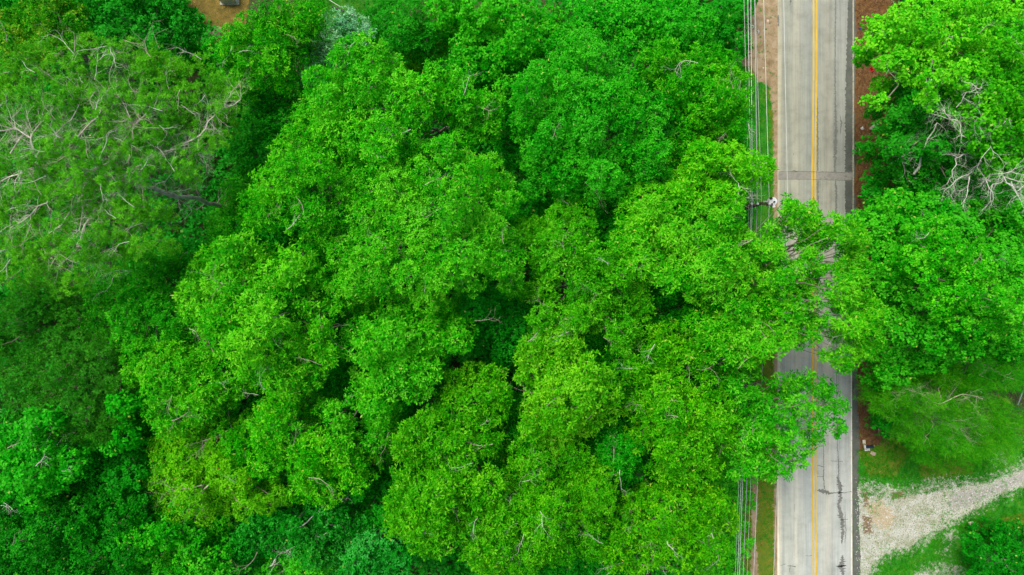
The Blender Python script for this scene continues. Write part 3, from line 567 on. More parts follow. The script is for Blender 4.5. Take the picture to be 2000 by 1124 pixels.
def sheet(name, pts, z, mat, rng=None, amp=0.0, parent=None, step=.25):
    q = ragged(pts, rng, amp, step) if amp > 0 else np.array([P(u, v)[:2] for u, v in pts])
    bm = bmesh.new()
    vs = [bm.verts.new((float(x), float(y), z)) for x, y in q]
    f = bm.faces.new(vs)
    bmesh.ops.triangulate(bm, faces=[f])
    bmesh.ops.recalc_face_normals(bm, faces=bm.faces)
    for f in bm.faces:
        if f.normal.z < 0: f.normal_flip()
    me = bpy.data.meshes.new(name); bm.to_mesh(me); bm.free(); me.materials.append(mat)
    o = bpy.data.objects.new(name, me); COL.objects.link(o)
    if parent is not None: o.parent = parent
    return o

def boxes(name, lst, mat, parent=None, origin=(0, 0, 0), bevel=0.0):
    """lst of (centre, size, rotz)"""
    bm = bmesh.new()
    for c, s, rz in lst:
        r = bmesh.ops.create_cube(bm, size=1.0)
        ca, sa = math.cos(rz), math.sin(rz)
        for v in r['verts']:
            x, y, z = v.co.x * s[0], v.co.y * s[1], v.co.z * s[2]
            v.co = (c[0] + x * ca - y * sa, c[1] + x * sa + y * ca, c[2] + z)
    if bevel: bmesh.ops.bevel(bm, geom=list(bm.edges), offset=bevel, segments=2, affect='EDGES', profile=.5)
    for v in bm.verts: v.co -= Vector([float(a) for a in origin])
    me = bpy.data.meshes.new(name); bm.to_mesh(me); bm.free(); me.materials.append(mat)
    o = bpy.data.objects.new(name, me); COL.objects.link(o)
    if parent is not None: o.parent = parent
    return o

rg = np.random.default_rng(9)
def sdist(X, Y, pts):
    """signed distance (m) to a ground outline given in frame pixels; positive inside"""
    q = np.array([P(u, v)[:2] for u, v in pts]); ins = np.zeros(X.shape, bool); best = np.full(X.shape, 1e9)
    for i in range(len(q)):
        x0, y0 = q[i - 1]; x1, y1 = q[i]
        ins ^= ((y0 > Y) != (y1 > Y)) & (X < (x1 - x0) * (Y - y0) / (y1 - y0 + 1e-12) + x0)
        dx, dy = x1 - x0, y1 - y0; t = np.clip(((X - x0) * dx + (Y - y0) * dy) / (dx * dx + dy * dy + 1e-12), 0, 1)
        best = np.minimum(best, np.hypot(X - x0 - t * dx, Y - y0 - t * dy))
    return np.where(ins, best, -best)
def masked(name, u0, v0, u1, v1, z, mat, masks, res=.16):
    """a ground sheet whose soft-edged patches (name, outlines, softness m) are stored on its vertices"""
    a = P(u0, v1); c_ = P(u1, v0); nx = int((c_[0] - a[0]) / res) + 1; ny = int((c_[1] - a[1]) / res) + 1
    X, Y = np.meshgrid(np.linspace(a[0], c_[0], nx), np.linspace(a[1], c_[1], ny))
    V = np.stack([X.ravel(), Y.ravel(), np.full(X.size, z)], 1)
    i = (np.arange(ny - 1)[:, None] * nx + np.arange(nx - 1)[None]).ravel()
    o = new_mesh(name, V, np.stack([i, i + 1, i + nx + 1, i + nx], 1), mat)
    for mn, outl, soft in masks:
        m_ = np.zeros(X.shape)
        for o_ in outl: m_ = np.maximum(m_, np.clip(.5 + sdist(X, Y, o_) / soft, 0, 1))
        at = o.data.attributes.new(mn, 'FLOAT', 'POINT'); at.data.foreach_set('value', m_.ravel().astype(np.float32))
    return o
def masked_mat(name, base, layers, bump=.8):
    """layers: (attribute, colour stops, noise scale, edge noise scale)"""
    m, nt, b = mat_new(name); v = coords(nt)
    def tex(stops, sc, specks):
        c = ramp(nt, noise(nt, sc, 7, .68, v, .4), stops)
        for col, s_, t in specks: c = mixc(nt, ramp(nt, noise(nt, s_, 4, .7, v), [(t, (0, 0, 0)), (t + .06, (1, 1, 1))]), c, col)
        return c
    c = tex(*base)
    for an, stops, sc, specks, es, amt in layers:
        at = N(nt, 'ShaderNodeAttribute', attribute_name=an)
        n1 = N(nt, 'ShaderNodeMath', operation='MULTIPLY_ADD'); nt.links.new(noise(nt, es, 8, .75, v), n1.inputs[0]); n1.inputs[1].default_value = amt; n1.inputs[2].default_value = -amt * .5
        n2 = N(nt, 'ShaderNodeMath', operation='ADD'); nt.links.new(at.outputs['Fac'], n2.inputs[0]); nt.links.new(n1.outputs[0], n2.inputs[1])
        f = ramp(nt, n2.outputs[0], [(.46, (0, 0, 0)), (.56, (1, 1, 1))])
        c = mixc(nt, f, c, tex(stops, sc, specks))
    nt.links.new(c, b.inputs['Base Color']); b.inputs['Roughness'].default_value = .95
    bp = N(nt, 'ShaderNodeBump', Strength=bump, Distance=.06); nt.links.new(noise(nt, 12, 7, .75, v), bp.inputs['Height']); nt.links.new(bp.outputs[0], b.inputs['Normal'])
    return m
# forest floor / lawn soil
m, nt, b = mat_new('forest_floor'); v = coords(nt)
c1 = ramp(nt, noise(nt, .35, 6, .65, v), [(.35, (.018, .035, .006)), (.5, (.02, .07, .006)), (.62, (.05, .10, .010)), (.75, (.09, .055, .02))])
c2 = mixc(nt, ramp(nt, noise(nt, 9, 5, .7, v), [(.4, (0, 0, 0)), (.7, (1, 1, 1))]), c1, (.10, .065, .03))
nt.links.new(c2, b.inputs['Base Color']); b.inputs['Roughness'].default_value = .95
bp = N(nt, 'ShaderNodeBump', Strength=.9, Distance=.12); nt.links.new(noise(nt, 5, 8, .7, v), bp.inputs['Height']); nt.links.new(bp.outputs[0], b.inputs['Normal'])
M_FLOOR = m
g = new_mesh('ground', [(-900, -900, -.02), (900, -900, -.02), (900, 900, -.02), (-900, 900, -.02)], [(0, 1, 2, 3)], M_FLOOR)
tag(g, kind='structure')

def ground_mat(name, stops, scale, speck=None, speck_scale=30, bump=.6, rough=.95, thr=(.5, .7)):
    m, nt, b = mat_new(name); v = coords(nt)
    c = ramp(nt, noise(nt, scale, 7, .68, v, .4), stops)
    if speck:
        for col, sc, t in speck:
            c = mixc(nt, ramp(nt, noise(nt, sc, 4, .7, v), [(t, (0, 0, 0)), (t + .08, (1, 1, 1))]), c, col)
    nt.links.new(c, b.inputs['Base Color']); b.inputs['Roughness'].default_value = rough
    bp = N(nt, 'ShaderNodeBump', Strength=bump, Distance=.06); nt.links.new(noise(nt, scale * 6 + 8, 6, .7, v), bp.inputs['Height']); nt.links.new(bp.outputs[0], b.inputs['Normal'])
    return m
M_LAWN = ground_mat('lawn_green', [(.3, (.012, .12, .003)), (.5, (.03, .20, .004)), (.62, (.08, .22, .008)), (.78, (.20, .22, .035))], .9, [((.32, .26, .12), 7, .68)])
M_LAWN2 = ground_mat('lawn_dry', [(.3, (.035, .15, .003)), (.5, (.08, .19, .004)), (.65, (.16, .20, .012)), (.8, (.26, .17, .04))], 1.3, [((.40, .30, .16), 9, .66)])
M_STRAW = ground_mat('leaf_litter_brown', [(.3, (.070, .030, .008)), (.48, (.145, .066, .016)), (.62, (.21, .11, .03)), (.8, (.27, .17, .07))], 3.2, [((.06, .03, .015), 14, .60), ((.48, .34, .20), 26, .66), ((.05, .14, .01), 2.1, .70)], bump=1)
M_SAND = ground_mat('sandy_soil', [(.3, (.30, .19, .09)), (.5, (.46, .31, .18)), (.7, (.55, .42, .29))], 1.1, [((.20, .11, .05), 5, .68), ((.65, .58, .48), 22, .68), ((.05, .16, .01), 1.7, .72)])
M_GRAVEL = ground_mat('pale_gravel', [(.3, (.36, .34, .22)), (.45, (.52, .47, .34)), (.6, (.60, .58, .50)), (.75, (.66, .50, .30))], .8, [((.86, .88, .84), 16, .60), ((.12, .22, .05), 11, .60), ((.25, .22, .17), 24, .62), ((.20, .34, .06), 2.6, .66)], bump=1)
M_CLEAR = ground_mat('bare_brown_clearing', [(.3, (.06, .055, .006)), (.5, (.15, .105, .012)), (.7, (.22, .16, .035))], 2.0, [((.46, .36, .24), 5, .62), ((.05, .18, .01), 3, .62)])
M_TAN = ground_mat('tan_soil', [(.3, (.27, .19, .11)), (.7, (.40, .31, .21))], 3.0, [((.6, .52, .4), 18, .6)])
st = lambda o: tag(o, kind='structure')
SANDL = ([(.3, (.20, .13, .06)), (.5, (.34, .25, .14)), (.7, (.46, .37, .25))], 1.3, [((.13, .08, .03), 5, .62), ((.60, .56, .46), 20, .64), ((.05, .16, .01), 2.3, .60)])
GRASSL = ([(.3, (.010, .15, .002)), (.48, (.022, .24, .002)), (.60, (.06, .25, .004)), (.78, (.20, .21, .03))], 1.1, [((.36, .28, .12), 8, .66), ((.02, .09, .003), 5, .60)])
DRYL = ([(.3, (.06, .15, .003)), (.5, (.12, .18, .004)), (.65, (.20, .17, .012)), (.8, (.30, .18, .04))], 1.3, [((.40, .30, .16), 9, .64), ((.03, .14, .003), 4, .60)])
GRAVL = ([(.3, (.22, .25, .12)), (.45, (.38, .38, .28)), (.6, (.52, .52, .46)), (.75, (.46, .36, .20))], 1.1, [((.66, .68, .64), 15, .59), ((.07, .17, .02), 9, .545), ((.22, .18, .12), 22, .62), ((.10, .24, .02), 3.2, .63)])
V_SAND = [[(1432,92),(1440,60),(1455,20),(1470,-60),(1530,-60),(1530,330),(1511,330),(1510,230),(1502,165),(1480,160),(1466,130),(1440,130)], [(1511,300),(1530,300),(1530,1240),(1512,1240)], [(1469,930),(1479,932),(1481,990),(1475,1040),(1481,1100),(1478,1180),(1464,1180),(1467,1050)]]
st(masked('verge', 1380, -60, 1519, 1180, .004, masked_mat('verge_ground', DRYL, [('green',) + GRASSL + (1.2, 1.0), ('sand',) + SANDL + (3.0, 1.1)]),
   [('green', [[(1380,100),(1500,150),(1512,300),(1512,480),(1380,480)]], 3.0), ('sand', V_SAND, 1.0)], .12))
DRIVE = [(1655,945),(1690,942),(1760,955),(1810,940),(1850,936),(1900,938),(1935,932),(1970,914),(2005,894),(2100,860),(2100,905),(2010,950),(1960,972),(1925,993),(1890,1010),(1860,1025),(1830,1046),(1800,1064),(1780,1078),(1745,1085),(1718,1100),(1695,1150),(1655,1200)]
SPK = [(1655,930),(1760,955),(1830,930),(1890,925),(1900,960),(1800,1000),(1700,1000),(1655,1000)]
lm = masked_mat('lawn_and_gravel', GRASSL, [
   ('dry',) + DRYL + (1.0, 1.0),
   ('gravel',) + GRAVL + (3.2, 1.7),
   ('grey', [(.3, (.26, .25, .21)), (.55, (.38, .37, .32)), (.75, (.28, .24, .17))], 3.0, [((.66, .66, .62), 18, .6), ((.2, .18, .13), 16, .62)], 2.6, 1.1),
   ('tan', [(.3, (.36, .28, .15)), (.7, (.48, .41, .27))], 2.0, [((.8, .8, .74), 16, .6)], 2.6, 1.2),
   ('brown', [(.3, (.12, .07, .03)), (.7, (.26, .19, .10))], 3.0, [((.5, .45, .36), 16, .64)], 3.0, 1.2)])
st(masked('lawn', 1669, 850, 2080, 1230, .004, lm, [
   ('dry', [[(1672,880),(1740,850),(1780,880),(1750,930),(1700,935)], [(1790,900),(1900,880),(1900,930),(1800,940)], [(1960,760),(2080,760),(2080,830),(1990,830)], [(1880,1040),(1960,1010),(2080,980),(2080,1100),(1920,1090)]], 2.5),
   ('gravel', [DRIVE, [(1783,1140),(1800,1110),(1840,1100),(1875,1108),(1885,1140)], [(1975,835),(1995,815),(2080,800),(2080,850),(2000,852)], [(1948,895),(1968,892),(1965,905),(1950,906)], [(1845,1048),(1862,1036),(1865,1048),(1850,1058)], [(1838,1078),(1848,1076),(1846,1086)]], 3.6),
   ('grey', [[(1855,965),(1920,955),(1990,925),(2080,885),(2080,905),(1990,945),(1930,972),(1890,992),(1850,1000)]], 1.6),
   ('tan', [[(1690,985),(1722,978),(1750,1005),(1735,1040),(1700,1020)], [(2000,760),(2080,750),(2080,800),(1990,815)]], 3.2),
   ('brown', [[(1683,1008),(1702,1008),(1702,1040),(1686,1045)], [(1740,962),(1765,958),(1765,975),(1745,975)], [(1684,963),(1694,960),(1696,985),(1686,990)]], 2.0)], .13))
st(sheet('leaf_litter_strip', [(1669,-150),(1800,-150),(1800,400),(1740,600),(1722,870),(1672,884),(1669,700)], .008, M_STRAW, rg, .10))
st(sheet('clearing', [(320,-60),(480,-60),(480,40),(440,90),(380,90),(345,40)], .004, M_CLEAR, rg, .15))
st(sheet('clearing_soil', [(374,50),(400,52),(430,55),(425,75),(405,95),(385,80)], .008, M_TAN, rg, .08))
st(sheet('back_lawn', [(560,-60),(760,-60),(760,60),(700,60),(620,50)], .004, M_LAWN, rg, .1))

# ------------------------------------------------------------------ the road
XL, XR = 1518.0, 1664.5
m, nt, b = mat_new('asphalt'); 
geo = nt.nodes.new('ShaderNodeNewGeometry'); sep = nt.nodes.new('ShaderNodeSeparateXYZ'); nt.links.new(geo.outputs['Position'], sep.inputs[0])
v = coords(nt); vs = coords(nt, (1.0, .05, 1)); vl = coords(nt, (3.5, .10, 1))
agg = ramp(nt, noise(nt, 45, 4, .75, v), [(.3, (.78, .78, .78)), (.7, (1.2, 1.2, 1.2))])
blot = ramp(nt, noise(nt, .7, 8, .68, v), [(.28, (.74, .75, .73)), (.5, (1, 1, 1)), (.72, (1.14, 1.14, 1.12))])
stre = ramp(nt, noise(nt, 1.0, 6, .7, vl), [(.3, (.76, .77, .78)), (.5, (1, 1, 1)), (.7, (1.16, 1.15, 1.12))])
# wear by lane position: dusty left edge, two polished wheel tracks in the left lane
mr = N(nt, 'ShaderNodeMapRange'); mr.inputs['From Min'].default_value = P(XL, 0)[0]; mr.inputs['From Max'].default_value = P(XR, 0)[0]
wob = N(nt, 'ShaderNodeMath', operation='MULTIPLY_ADD'); nt.links.new(noise(nt, .35, 3, .5, v), wob.inputs[0]); wob.inputs[1].default_value = .25; nt.links.new(sep.outputs['X'], wob.inputs[2])
nt.links.new(wob.outputs[0], mr.inputs['Value'])
base = ramp(nt, mr.outputs[0], [(.0, (.50, .46, .36)), (.055, (.42, .40, .32)), (.09, (.285, .295, .265)), (.20, (.30, .31, .275)), (.27, (.35, .345, .295)), (.34, (.30, .31, .28)), (.47, (.255, .275, .265)), (.56, (.27, .285, .262)), (.70, (.30, .295, .26)), (.80, (.27, .285, .27)), (.93, (.285, .295, .28)), (1, (.29, .295, .27))])
c = mixc(nt, 1, base, agg, 'MULTIPLY'); c = mixc(nt, 1, c, blot, 'MULTIPLY'); c = mixc(nt, 1, c, stre, 'MULTIPLY')
# the upper stretch is darker and greyer than the lower one
my = N(nt, 'ShaderNodeMapRange'); my.inputs['From Min'].default_value = -14; my.inputs['From Max'].default_value = 16; nt.links.new(sep.outputs['Y'], my.inputs['Value'])
c = mixc(nt, 1, c, ramp(nt, my.outputs[0], [(.0, (1.45, 1.48, 1.42)), (.45, (1.18, 1.19, 1.10)), (1, (1.0, 1.01, .92))]), 'MULTIPLY')
nt.links.new(c, b.inputs['Base Color']); b.inputs['Roughness'].default_value = .85
bp = N(nt, 'ShaderNodeBump', Strength=.35, Distance=.01); nt.links.new(noise(nt, 60, 4, .7, v), bp.inputs['Height']); nt.links.new(bp.outputs[0], b.inputs['Normal'])
M_ASPH = m
road = sheet('road', [(XL+1,-500),(XL+1,-120),(XL,1250),(XL,1800),(XR+1,1800),(XR,1250),(XR-1,-120),(XR-1,-500)], .016, M_ASPH); st(road)

def paint_mat(name, col, wear=.62, sc=14):
    m, nt, b = mat_new(name); v = coords(nt, (1, .4, 1))
    c = mixc(nt, ramp(nt, noise(nt, sc, 6, .75, v), [(wear, (0, 0, 0)), (wear + .08, (1, 1, 1))]), col, (.25, .24, .19))
    c = mixc(nt, 1, c, ramp(nt, noise(nt, 2, 4, .6, v), [(.3, (.85, .85, .85)), (.7, (1.1, 1.1, 1.1))]), 'MULTIPLY')
    nt.links.new(c, b.inputs['Base Color']); b.inputs['Roughness'].default_value = .7
    return m
M_YEL = paint_mat('yellow_road_paint', (.62, .42, .03), .585)
M_WHT = paint_mat('worn_white_paint', (.72, .70, .58), .56)
M_TAR = ground_mat('tar_dark', [(.3, (.10, .105, .09)), (.7, (.20, .205, .175))], 5, bump=.3, rough=.7)
M_STAIN = ground_mat('dark_stained_asphalt', [(.3, (.070, .082, .066)), (.7, (.125, .135, .11))], 1.5, [((.20, .20, .17), 9, .66)], bump=.3)
M_PATCH = ground_mat('patched_asphalt', [(.3, (.20, .20, .17)), (.52, (.29, .285, .25)), (.68, (.15, .145, .125))], 1.6, [((.1, .095, .085), 6, .62)], bump=.4)
def line(name, pts, w, mat, z, lab=None):
    """painted line through frame points (u, v), w px wide"""
    t = Tubes(); q = np.array([P(u, v) for u, v in pts])
    hw = w * CAMH / FPX / 2
    vv = np.concatenate([np.stack([q[:, 0] - hw, q[:, 1], np.full(len(q), z)], 1), np.stack([q[:, 0] + hw, q[:, 1], np.full(len(q), z)], 1)])
    n = len(q); f = [(i, n + i, n + i + 1, i + 1) if q[0][1] < q[-1][1] else (i + 1, n + i + 1, n + i, i) for i in range(n - 1)]
    o = new_mesh(name, vv, f, mat, road)
    if lab: o['label'] = lab
    return o
line('yellow_line', [(1589.2,-500),(1588.8,150),(1586.2,340),(1587,500),(1587.0,700),(1587.2,1000),(1588.6,1124),(1590,1800)], 3.4, M_YEL, .021)
line('yellow_line', [(1595.0,-500),(1594.6,150),(1592.0,340),(1592.6,500),(1592.8,700),(1593.0,1000),(1594.4,1124),(1596,1800)], 3.4, M_YEL, .021)
line('white_line', [(1662.6,700),(1663,900),(1663.6,1124),(1664,1800)], 2.2, M_WHT, .021)
rc = np.random.default_rng(12)
def ribbon(name, pts, z, mat, amp=.35, lab=None, horiz=False, step=2.0, holes=False):
    """crack or seam: (u, v, width px) along its run, ragged sides; horiz = runs across the road"""
    out = []
    for a, c in zip(pts[:-1], pts[1:]):
        n = max(1, int(math.hypot(c[0]-a[0], c[1]-a[1]) / step))
        for i in range(n): out.append([a[k] + (c[k] - a[k]) * i / n for k in range(3)])
    out.append(list(pts[-1])); out = np.array(out, float); n = len(out)
    wd = np.convolve(rc.normal(0, .5, n), [.25, .5, .25], 'same')
    w1 = np.maximum(.12, out[:, 2] / 2 * (1 + rc.normal(0, amp, n))); w2 = np.maximum(.12, out[:, 2] / 2 * (1 + rc.normal(0, amp, n)))
    d = (CAMH) / FPX
    if horiz:
        lo = np.stack([(out[:, 0] - 1000) * d, (562 - (out[:, 1] + wd + w1)) * d], 1); hi = np.stack([(out[:, 0] - 1000) * d, (562 - (out[:, 1] + wd - w2)) * d], 1)
    else:
        lo = np.stack([(out[:, 0] + wd - w1 - 1000) * d, (562 - out[:, 1]) * d], 1); hi = np.stack([(out[:, 0] + wd + w2 - 1000) * d, (562 - out[:, 1]) * d], 1)
    vv = np.concatenate([np.c_[lo, np.full(n, z)], np.c_[hi, np.full(n, z)]])
    f = np.array([(i, n + i, n + i + 1, i + 1) for i in range(n - 1)])
    o = new_mesh(name, vv, f, mat, road)
    if lab: o['label'] = lab
    return o
# dark band along the right edge of the upper stretch
ribbon('dark_band', [(1663,-300,1),(1662,-40,4),(1660.5,0,8),(1659.5,60,10),(1658,150,13),(1657.5,300,14),(1657.5,420,14),(1659,560,11),(1661,640,6),(1662,690,2)], .0185, M_STAIN, .12, 'dark stained band along the right road edge', step=1.5)
# transverse patch
ribbon('asphalt_patch', [(1520,344,15),(1664,344,15)], .0195, M_PATCH, .05, 'darker patch crossing the whole road', True)
for p in ([(1520,335.5,1.0),(1555,335,1.4),(1592,336,1.3),(1663,338,1.6)], [(1520,350.5,.8),(1592,351,.9),(1664,353,1.6)], [(1548,334,2.4),(1556,335,1.2)], [(1596,958,2),(1606,959,9),(1614,961,8),(1622,964,3),(1632,963,1.6),(1640,962,3)],
          [(1640,963,1.3),(1652,962,1.2),(1663,960,1.2)], [(1596,909,1.0),(1608,912,1.4)], [(1596,931,1.0),(1608,931,.9)], [(1524,1104,.9),(1534,1102,1.2)], [(1538,1105,1.2),(1554,1107,1.6)], [(1632,1106,1),(1640,1106,4),(1652,1105,2)], [(1634,1006,1),(1640,1007,1.6)], [(1640,1016,1.4),(1656,1014,1)],[(1622,900,.8),(1646,902,1)], [(1572,1086,.6),(1586,1086,.9)]):
    ribbon('crack', p, .0215, M_TAR, .35, horiz=True, step=1.2)
for p in ([(1632.5,-300,1.6),(1632,0,2.2),(1631,120,1.9),(1631.5,210,3.2),(1632,260,6),(1631,300,5.5),(1630,336,1.8)], [(1631.5,353,2),(1633,375,4),(1633,430,3),(1632,520,1.8),(1632.5,600,2.2),(1634,720,1.2),(1635,860,1.2)],
          [(1596.6,190,1.2),(1596.4,240,2.4),(1597,300,3.2),(1596.5,334,2)], [(1597,353,3),(1597.5,400,3.4),(1597,440,2.4),(1597,520,1.6),(1598,700,.8)],
          [(1635,860,1),(1637,900,1.6),(1638,925,2),(1636,935,4.5),(1641,950,8),(1641,975,6),(1637,985,4),(1642,1005,7),(1645,1020,6),(1646,1045,6),(1644,1062,2)], [(1645,1085,2),(1645,1095,7),(1643,1106,11),(1645,1116,8),(1646,1126,6),(1646,1200,3)],
          [(1608,868,.8),(1609,912,1.2),(1608,930,1.4),(1610,955,2)], [(1545,0,1.6),(1543,10,1.0)], [(1520,30,3),(1520,52,3.4)],[(1543,1104,1),(1542,1118,.8)],[(1549.5,300,1.0),(1550,304,.6)],[(1552,985,.4),(1552,1000,.5)],
          [(1640,225,1),(1643,240,2.6),(1641,262,1.2)], [(1650,1000,.7),(1652,1040,1.4),(1650,1060,.8)], [(1544,-20,1),(1543,6,1.6)]):
    ribbon('crack', p, .0215, M_TAR, .45, step=1.0)
# kerb and tar shoulder at the right edge
M_KERB = simple_mat('kerb_concrete', (.34, .32, .24), .9, var=.3, scale=8, bump=.4)
kx0, kx1 = P(1664.3, 0)[0], P(1667.2, 0)[0]
kerb = boxes('kerb', [((((kx0 + kx1) / 2), P(0, v0 + 40)[1], .02), (kx1 - kx0, 79.4 * CAMH / FPX, .16), 0) for v0 in range(-480, 640, 80)], M_KERB, bevel=.015); st(kerb)
st(sheet('road_shoulder', [(1664.5,-400),(1670,-400),(1670,400),(1671,620),(1675,760),(1678,850),(1677,950),(1679,1050),(1680,1250),(1664.5,1250)], .013, M_STAIN, rg, .05, step=.12))

# ------------------------------------------------------------------ grass and ground leaves
def scatter(poly_list, dens, rng, keep=None):
    out = []
    for poly in poly_list:
        xs = [p[0] for p in poly]; ys = [p[1] for p in poly]
        area = (max(xs) - min(xs)) * (max(ys) - min(ys)) * (CAMH / FPX) ** 2
        n = int(area * dens)
        U = rng.uniform(min(xs), max(xs), n); V = rng.uniform(min(ys), max(ys), n)
        c = np.zeros(n, bool); j = len(poly) - 1
        for i in range(len(poly)):
            xi, yi = poly[i]; xj, yj = poly[j]
            cr = ((yi > V) != (yj > V)) & (U < (xj - xi) * (V - yi) / (yj - yi + 1e-9) + xi); c ^= cr; j = i
        U, V = U[c], V[c]
        out.append(np.stack([(U - 1000) * CAMH / FPX, (562 - V) * CAMH / FPX, np.full(len(U), .02)], 1))
    return np.concatenate(out)

def vnoise(X, Y, s, seed):
    r = np.random.default_rng(seed); g = r.random((64, 64))
    x = X / s; y = Y / s; xi = np.floor(x).astype(int); yi = np.floor(y).astype(int); fx = x - xi; fy = y - yi
    fx = fx * fx * (3 - 2 * fx); fy = fy * fy * (3 - 2 * fy)
    a = g[xi % 64, yi % 64]; b_ = g[(xi + 1) % 64, yi % 64]; c_ = g[xi % 64, (yi + 1) % 64]; d_ = g[(xi + 1) % 64, (yi + 1) % 64]
    return (a * (1 - fx) + b_ * fx) * (1 - fy) + (c_ * (1 - fx) + d_ * fx) * fy

def grass(name, polys, dens, mat, k, L, W, thr=.0, seed=0, hue=.5, up=True, label=None, zr=(0, 0)):
    rng = np.random.default_rng(seed); C = scatter(polys, dens, rng)
    nz = .6 * vnoise(C[:, 0], C[:, 1], 1.1, seed) + .4 * vnoise(C[:, 0], C[:, 1], .35, seed + 1)
    C = C[nz + rng.normal(0, .08, len(nz)) > thr]
    C[:, 2] += rng.uniform(zr[0], zr[1] + 1e-6, len(C))
    lv = Leaves(); nn = np.tile([0, 0, 1.0], (len(C), 1)) + rng.normal(0, .25, (len(C), 3))
    t = hue + .5 * (vnoise(C[:, 0], C[:, 1], 1.6, seed + 2) - .5)
    lv.rosettes(C, nn, rng, k=k, L=L, W=W, emin=.25 if up else -.2, emax=1.2 if up else .6, tint=t)
    o = lv.build(name, LEAF[mat]); tag(o, label, 'grass' if 'grass' in name else 'undergrowth', kind='stuff'); return o
grass('grass', [[(1380,150),(1502,165),(1508,230),(1508,420),(1380,420)], [(1380,640),(1511,640),(1511,1160),(1484,1160),(1484,930),(1466,930),(1466,1160),(1380,1160)]], 42, 'grass', 6, .17, .022, .36, 100, .42, label='green grass growing on the verge left of the road')
grass('grass', [[(1672,880),(1720,862),(2060,800),(2060,900),(1970,925),(1935,940),(1850,955),(1800,965),(1740,975),(1675,968)], [(2050,940),(1960,962),(1890,1002),(1830,1032),(1775,1068),(1745,1072),(1700,1105),(1690,1160),(2060,1160)]], 75, 'grass', 6, .19, .024, .33, 110, .36, label='green grass around the gravel drive')
grass('grass', [[(1669,960),(2060,900),(2060,960),(1800,1070),(1669,1170)]], 26, 'grass', 6, .12, .022, .60, 120, .55, label='sparse grass tufts pushing through the gravel drive')
grass('grass', [[(560,-40),(760,-40),(760,60),(600,60)]], 60, 'grass', 6, .16, .024, .2, 130, .3, label='green back lawn at the top edge')
# weeds on litter and sand
grass('weeds', [[(1676,-60),(1735,-60),(1735,870),(1676,870)], [(1440,20),(1510,20),(1510,180),(1440,180)], [(330,-30),(470,-30),(430,90),(360,90)]], 9, 'mid', 6, .13, .05, .74, 140, .5, False, 'low weeds dotted over bare soil and leaf litter')
# undergrowth beneath the wood
grass('undergrowth', [[(-60,-60),(300,-60),(470,100),(640,60),(760,80),(1400,-60),(1440,130),(1460,400),(1395,700),(1420,900),(1430,1180),(-60,1180)], [(1740,-60),(2080,-60),(2080,760),(1740,740),(1740,400)]], 10, 'deep', 6, .42, .22, .2, 150, .7, False, 'dark leafy undergrowth covering the floor of the wood', (.2, 3.2))

# loose stones on the drive (uncountable)
def stones():
    rng = np.random.default_rng(3)
    C = scatter([[(1671,975),(1760,985),(1850,955),(1935,945),(2020,905),(2060,900),(2010,945),(1925,985),(1830,1030),(1745,1065),(1690,1115),(1672,1150)], [(1785,1135),(1800,1115),(1870,1112),(1880,1140)], [(1671,930),(1760,955),(1890,925),(1900,950),(1671,975)]], 26, rng)
    n = len(C); r = rng.uniform(.02, .055, n)
    oct_ = np.array([(1,0,0),(0,1,0),(-1,0,0),(0,-1,0),(0,0,.7)], float)
    V = C[:, None] + oct_[None] * (r[:, None, None]) * rng.uniform(.6, 1.3, (n, 5, 1))
    f = np.array([(0,1,4),(1,2,4),(2,3,4),(3,0,4)]); F = (f[None] + (np.arange(n) * 5)[:, None, None]).reshape(-1, 3)
    o = new_mesh('gravel', V.reshape(-1, 3), F, simple_mat('white_gravel_stone', (.58, .59, .56), .8, var=.3, scale=9)); tag(o, 'pale loose gravel scattered over the drive', 'gravel', kind='stuff')
stones()
# dry leaves lying on the brown strip
def litter():
    rng = np.random.default_rng(4)
    C = scatter([[(1674,-60),(1740,-60),(1740,870),(1674,870)]], 60, rng); lv = Leaves()
    lv.rosettes(C, np.tile([0, 0, 1.0], (len(C), 1)) + rng.normal(0, .3, (len(C), 3)), rng, k=3, L=.13, W=.03, emin=-.05, emax=.3, tint=rng.uniform(0, .9, len(C)))
    LEAF['dry'] = leaf_mat('dry_leaf', [(.05, .022, .01), (.17, .08, .022), (.34, .23, .11)], trans=.05, fleck=(.5, .4, .28))
    o = lv.build('leaf_litter', LEAF['dry']); tag(o, 'brown fallen leaves and pine straw beside the kerb', 'leaf litter', kind='stuff')
litter()

# ------------------------------------------------------------------ utility pole and wires
M_WOODP = simple_mat('creosoted_pole', (.075, .045, .022), .85, var=.4, scale=3)
M_GALV = simple_mat('galvanised_steel', (.55, .56, .55), .45, .6, .15)
M_WHITEP = simple_mat('white_enamel', (.80, .81, .80), .35, 0, .05)
M_CER = simple_mat('white_ceramic', (.78, .77, .72), .3, 0, .05)
M_DARKM = simple_mat('dark_metal', (.03, .035, .04), .5, .3, .2)
M_WIRE = simple_mat('aluminium_cable', (.56, .59, .54), .45, .2, .1)  # pale colour stands in for sky reflected along the wires
M_WIRED = simple_mat('grey_bundle_cable', (.34, .38, .38), .5, .2, .1)
def cyl(bm, c, r, h, seg=20, axis='z', r2=None):
    ret = bmesh.ops.create_cone(bm, cap_ends=True, segments=seg, radius1=r, radius2=r if r2 is None else r2, depth=h)
    for v in ret['verts']:
        if axis == 'x': v.co = Vector((v.co.z, v.co.y, -v.co.x))
        elif axis == 'y': v.co = Vector((v.co.x, v.co.z, -v.co.y))
        v.co += Vector([float(a) for a in c])
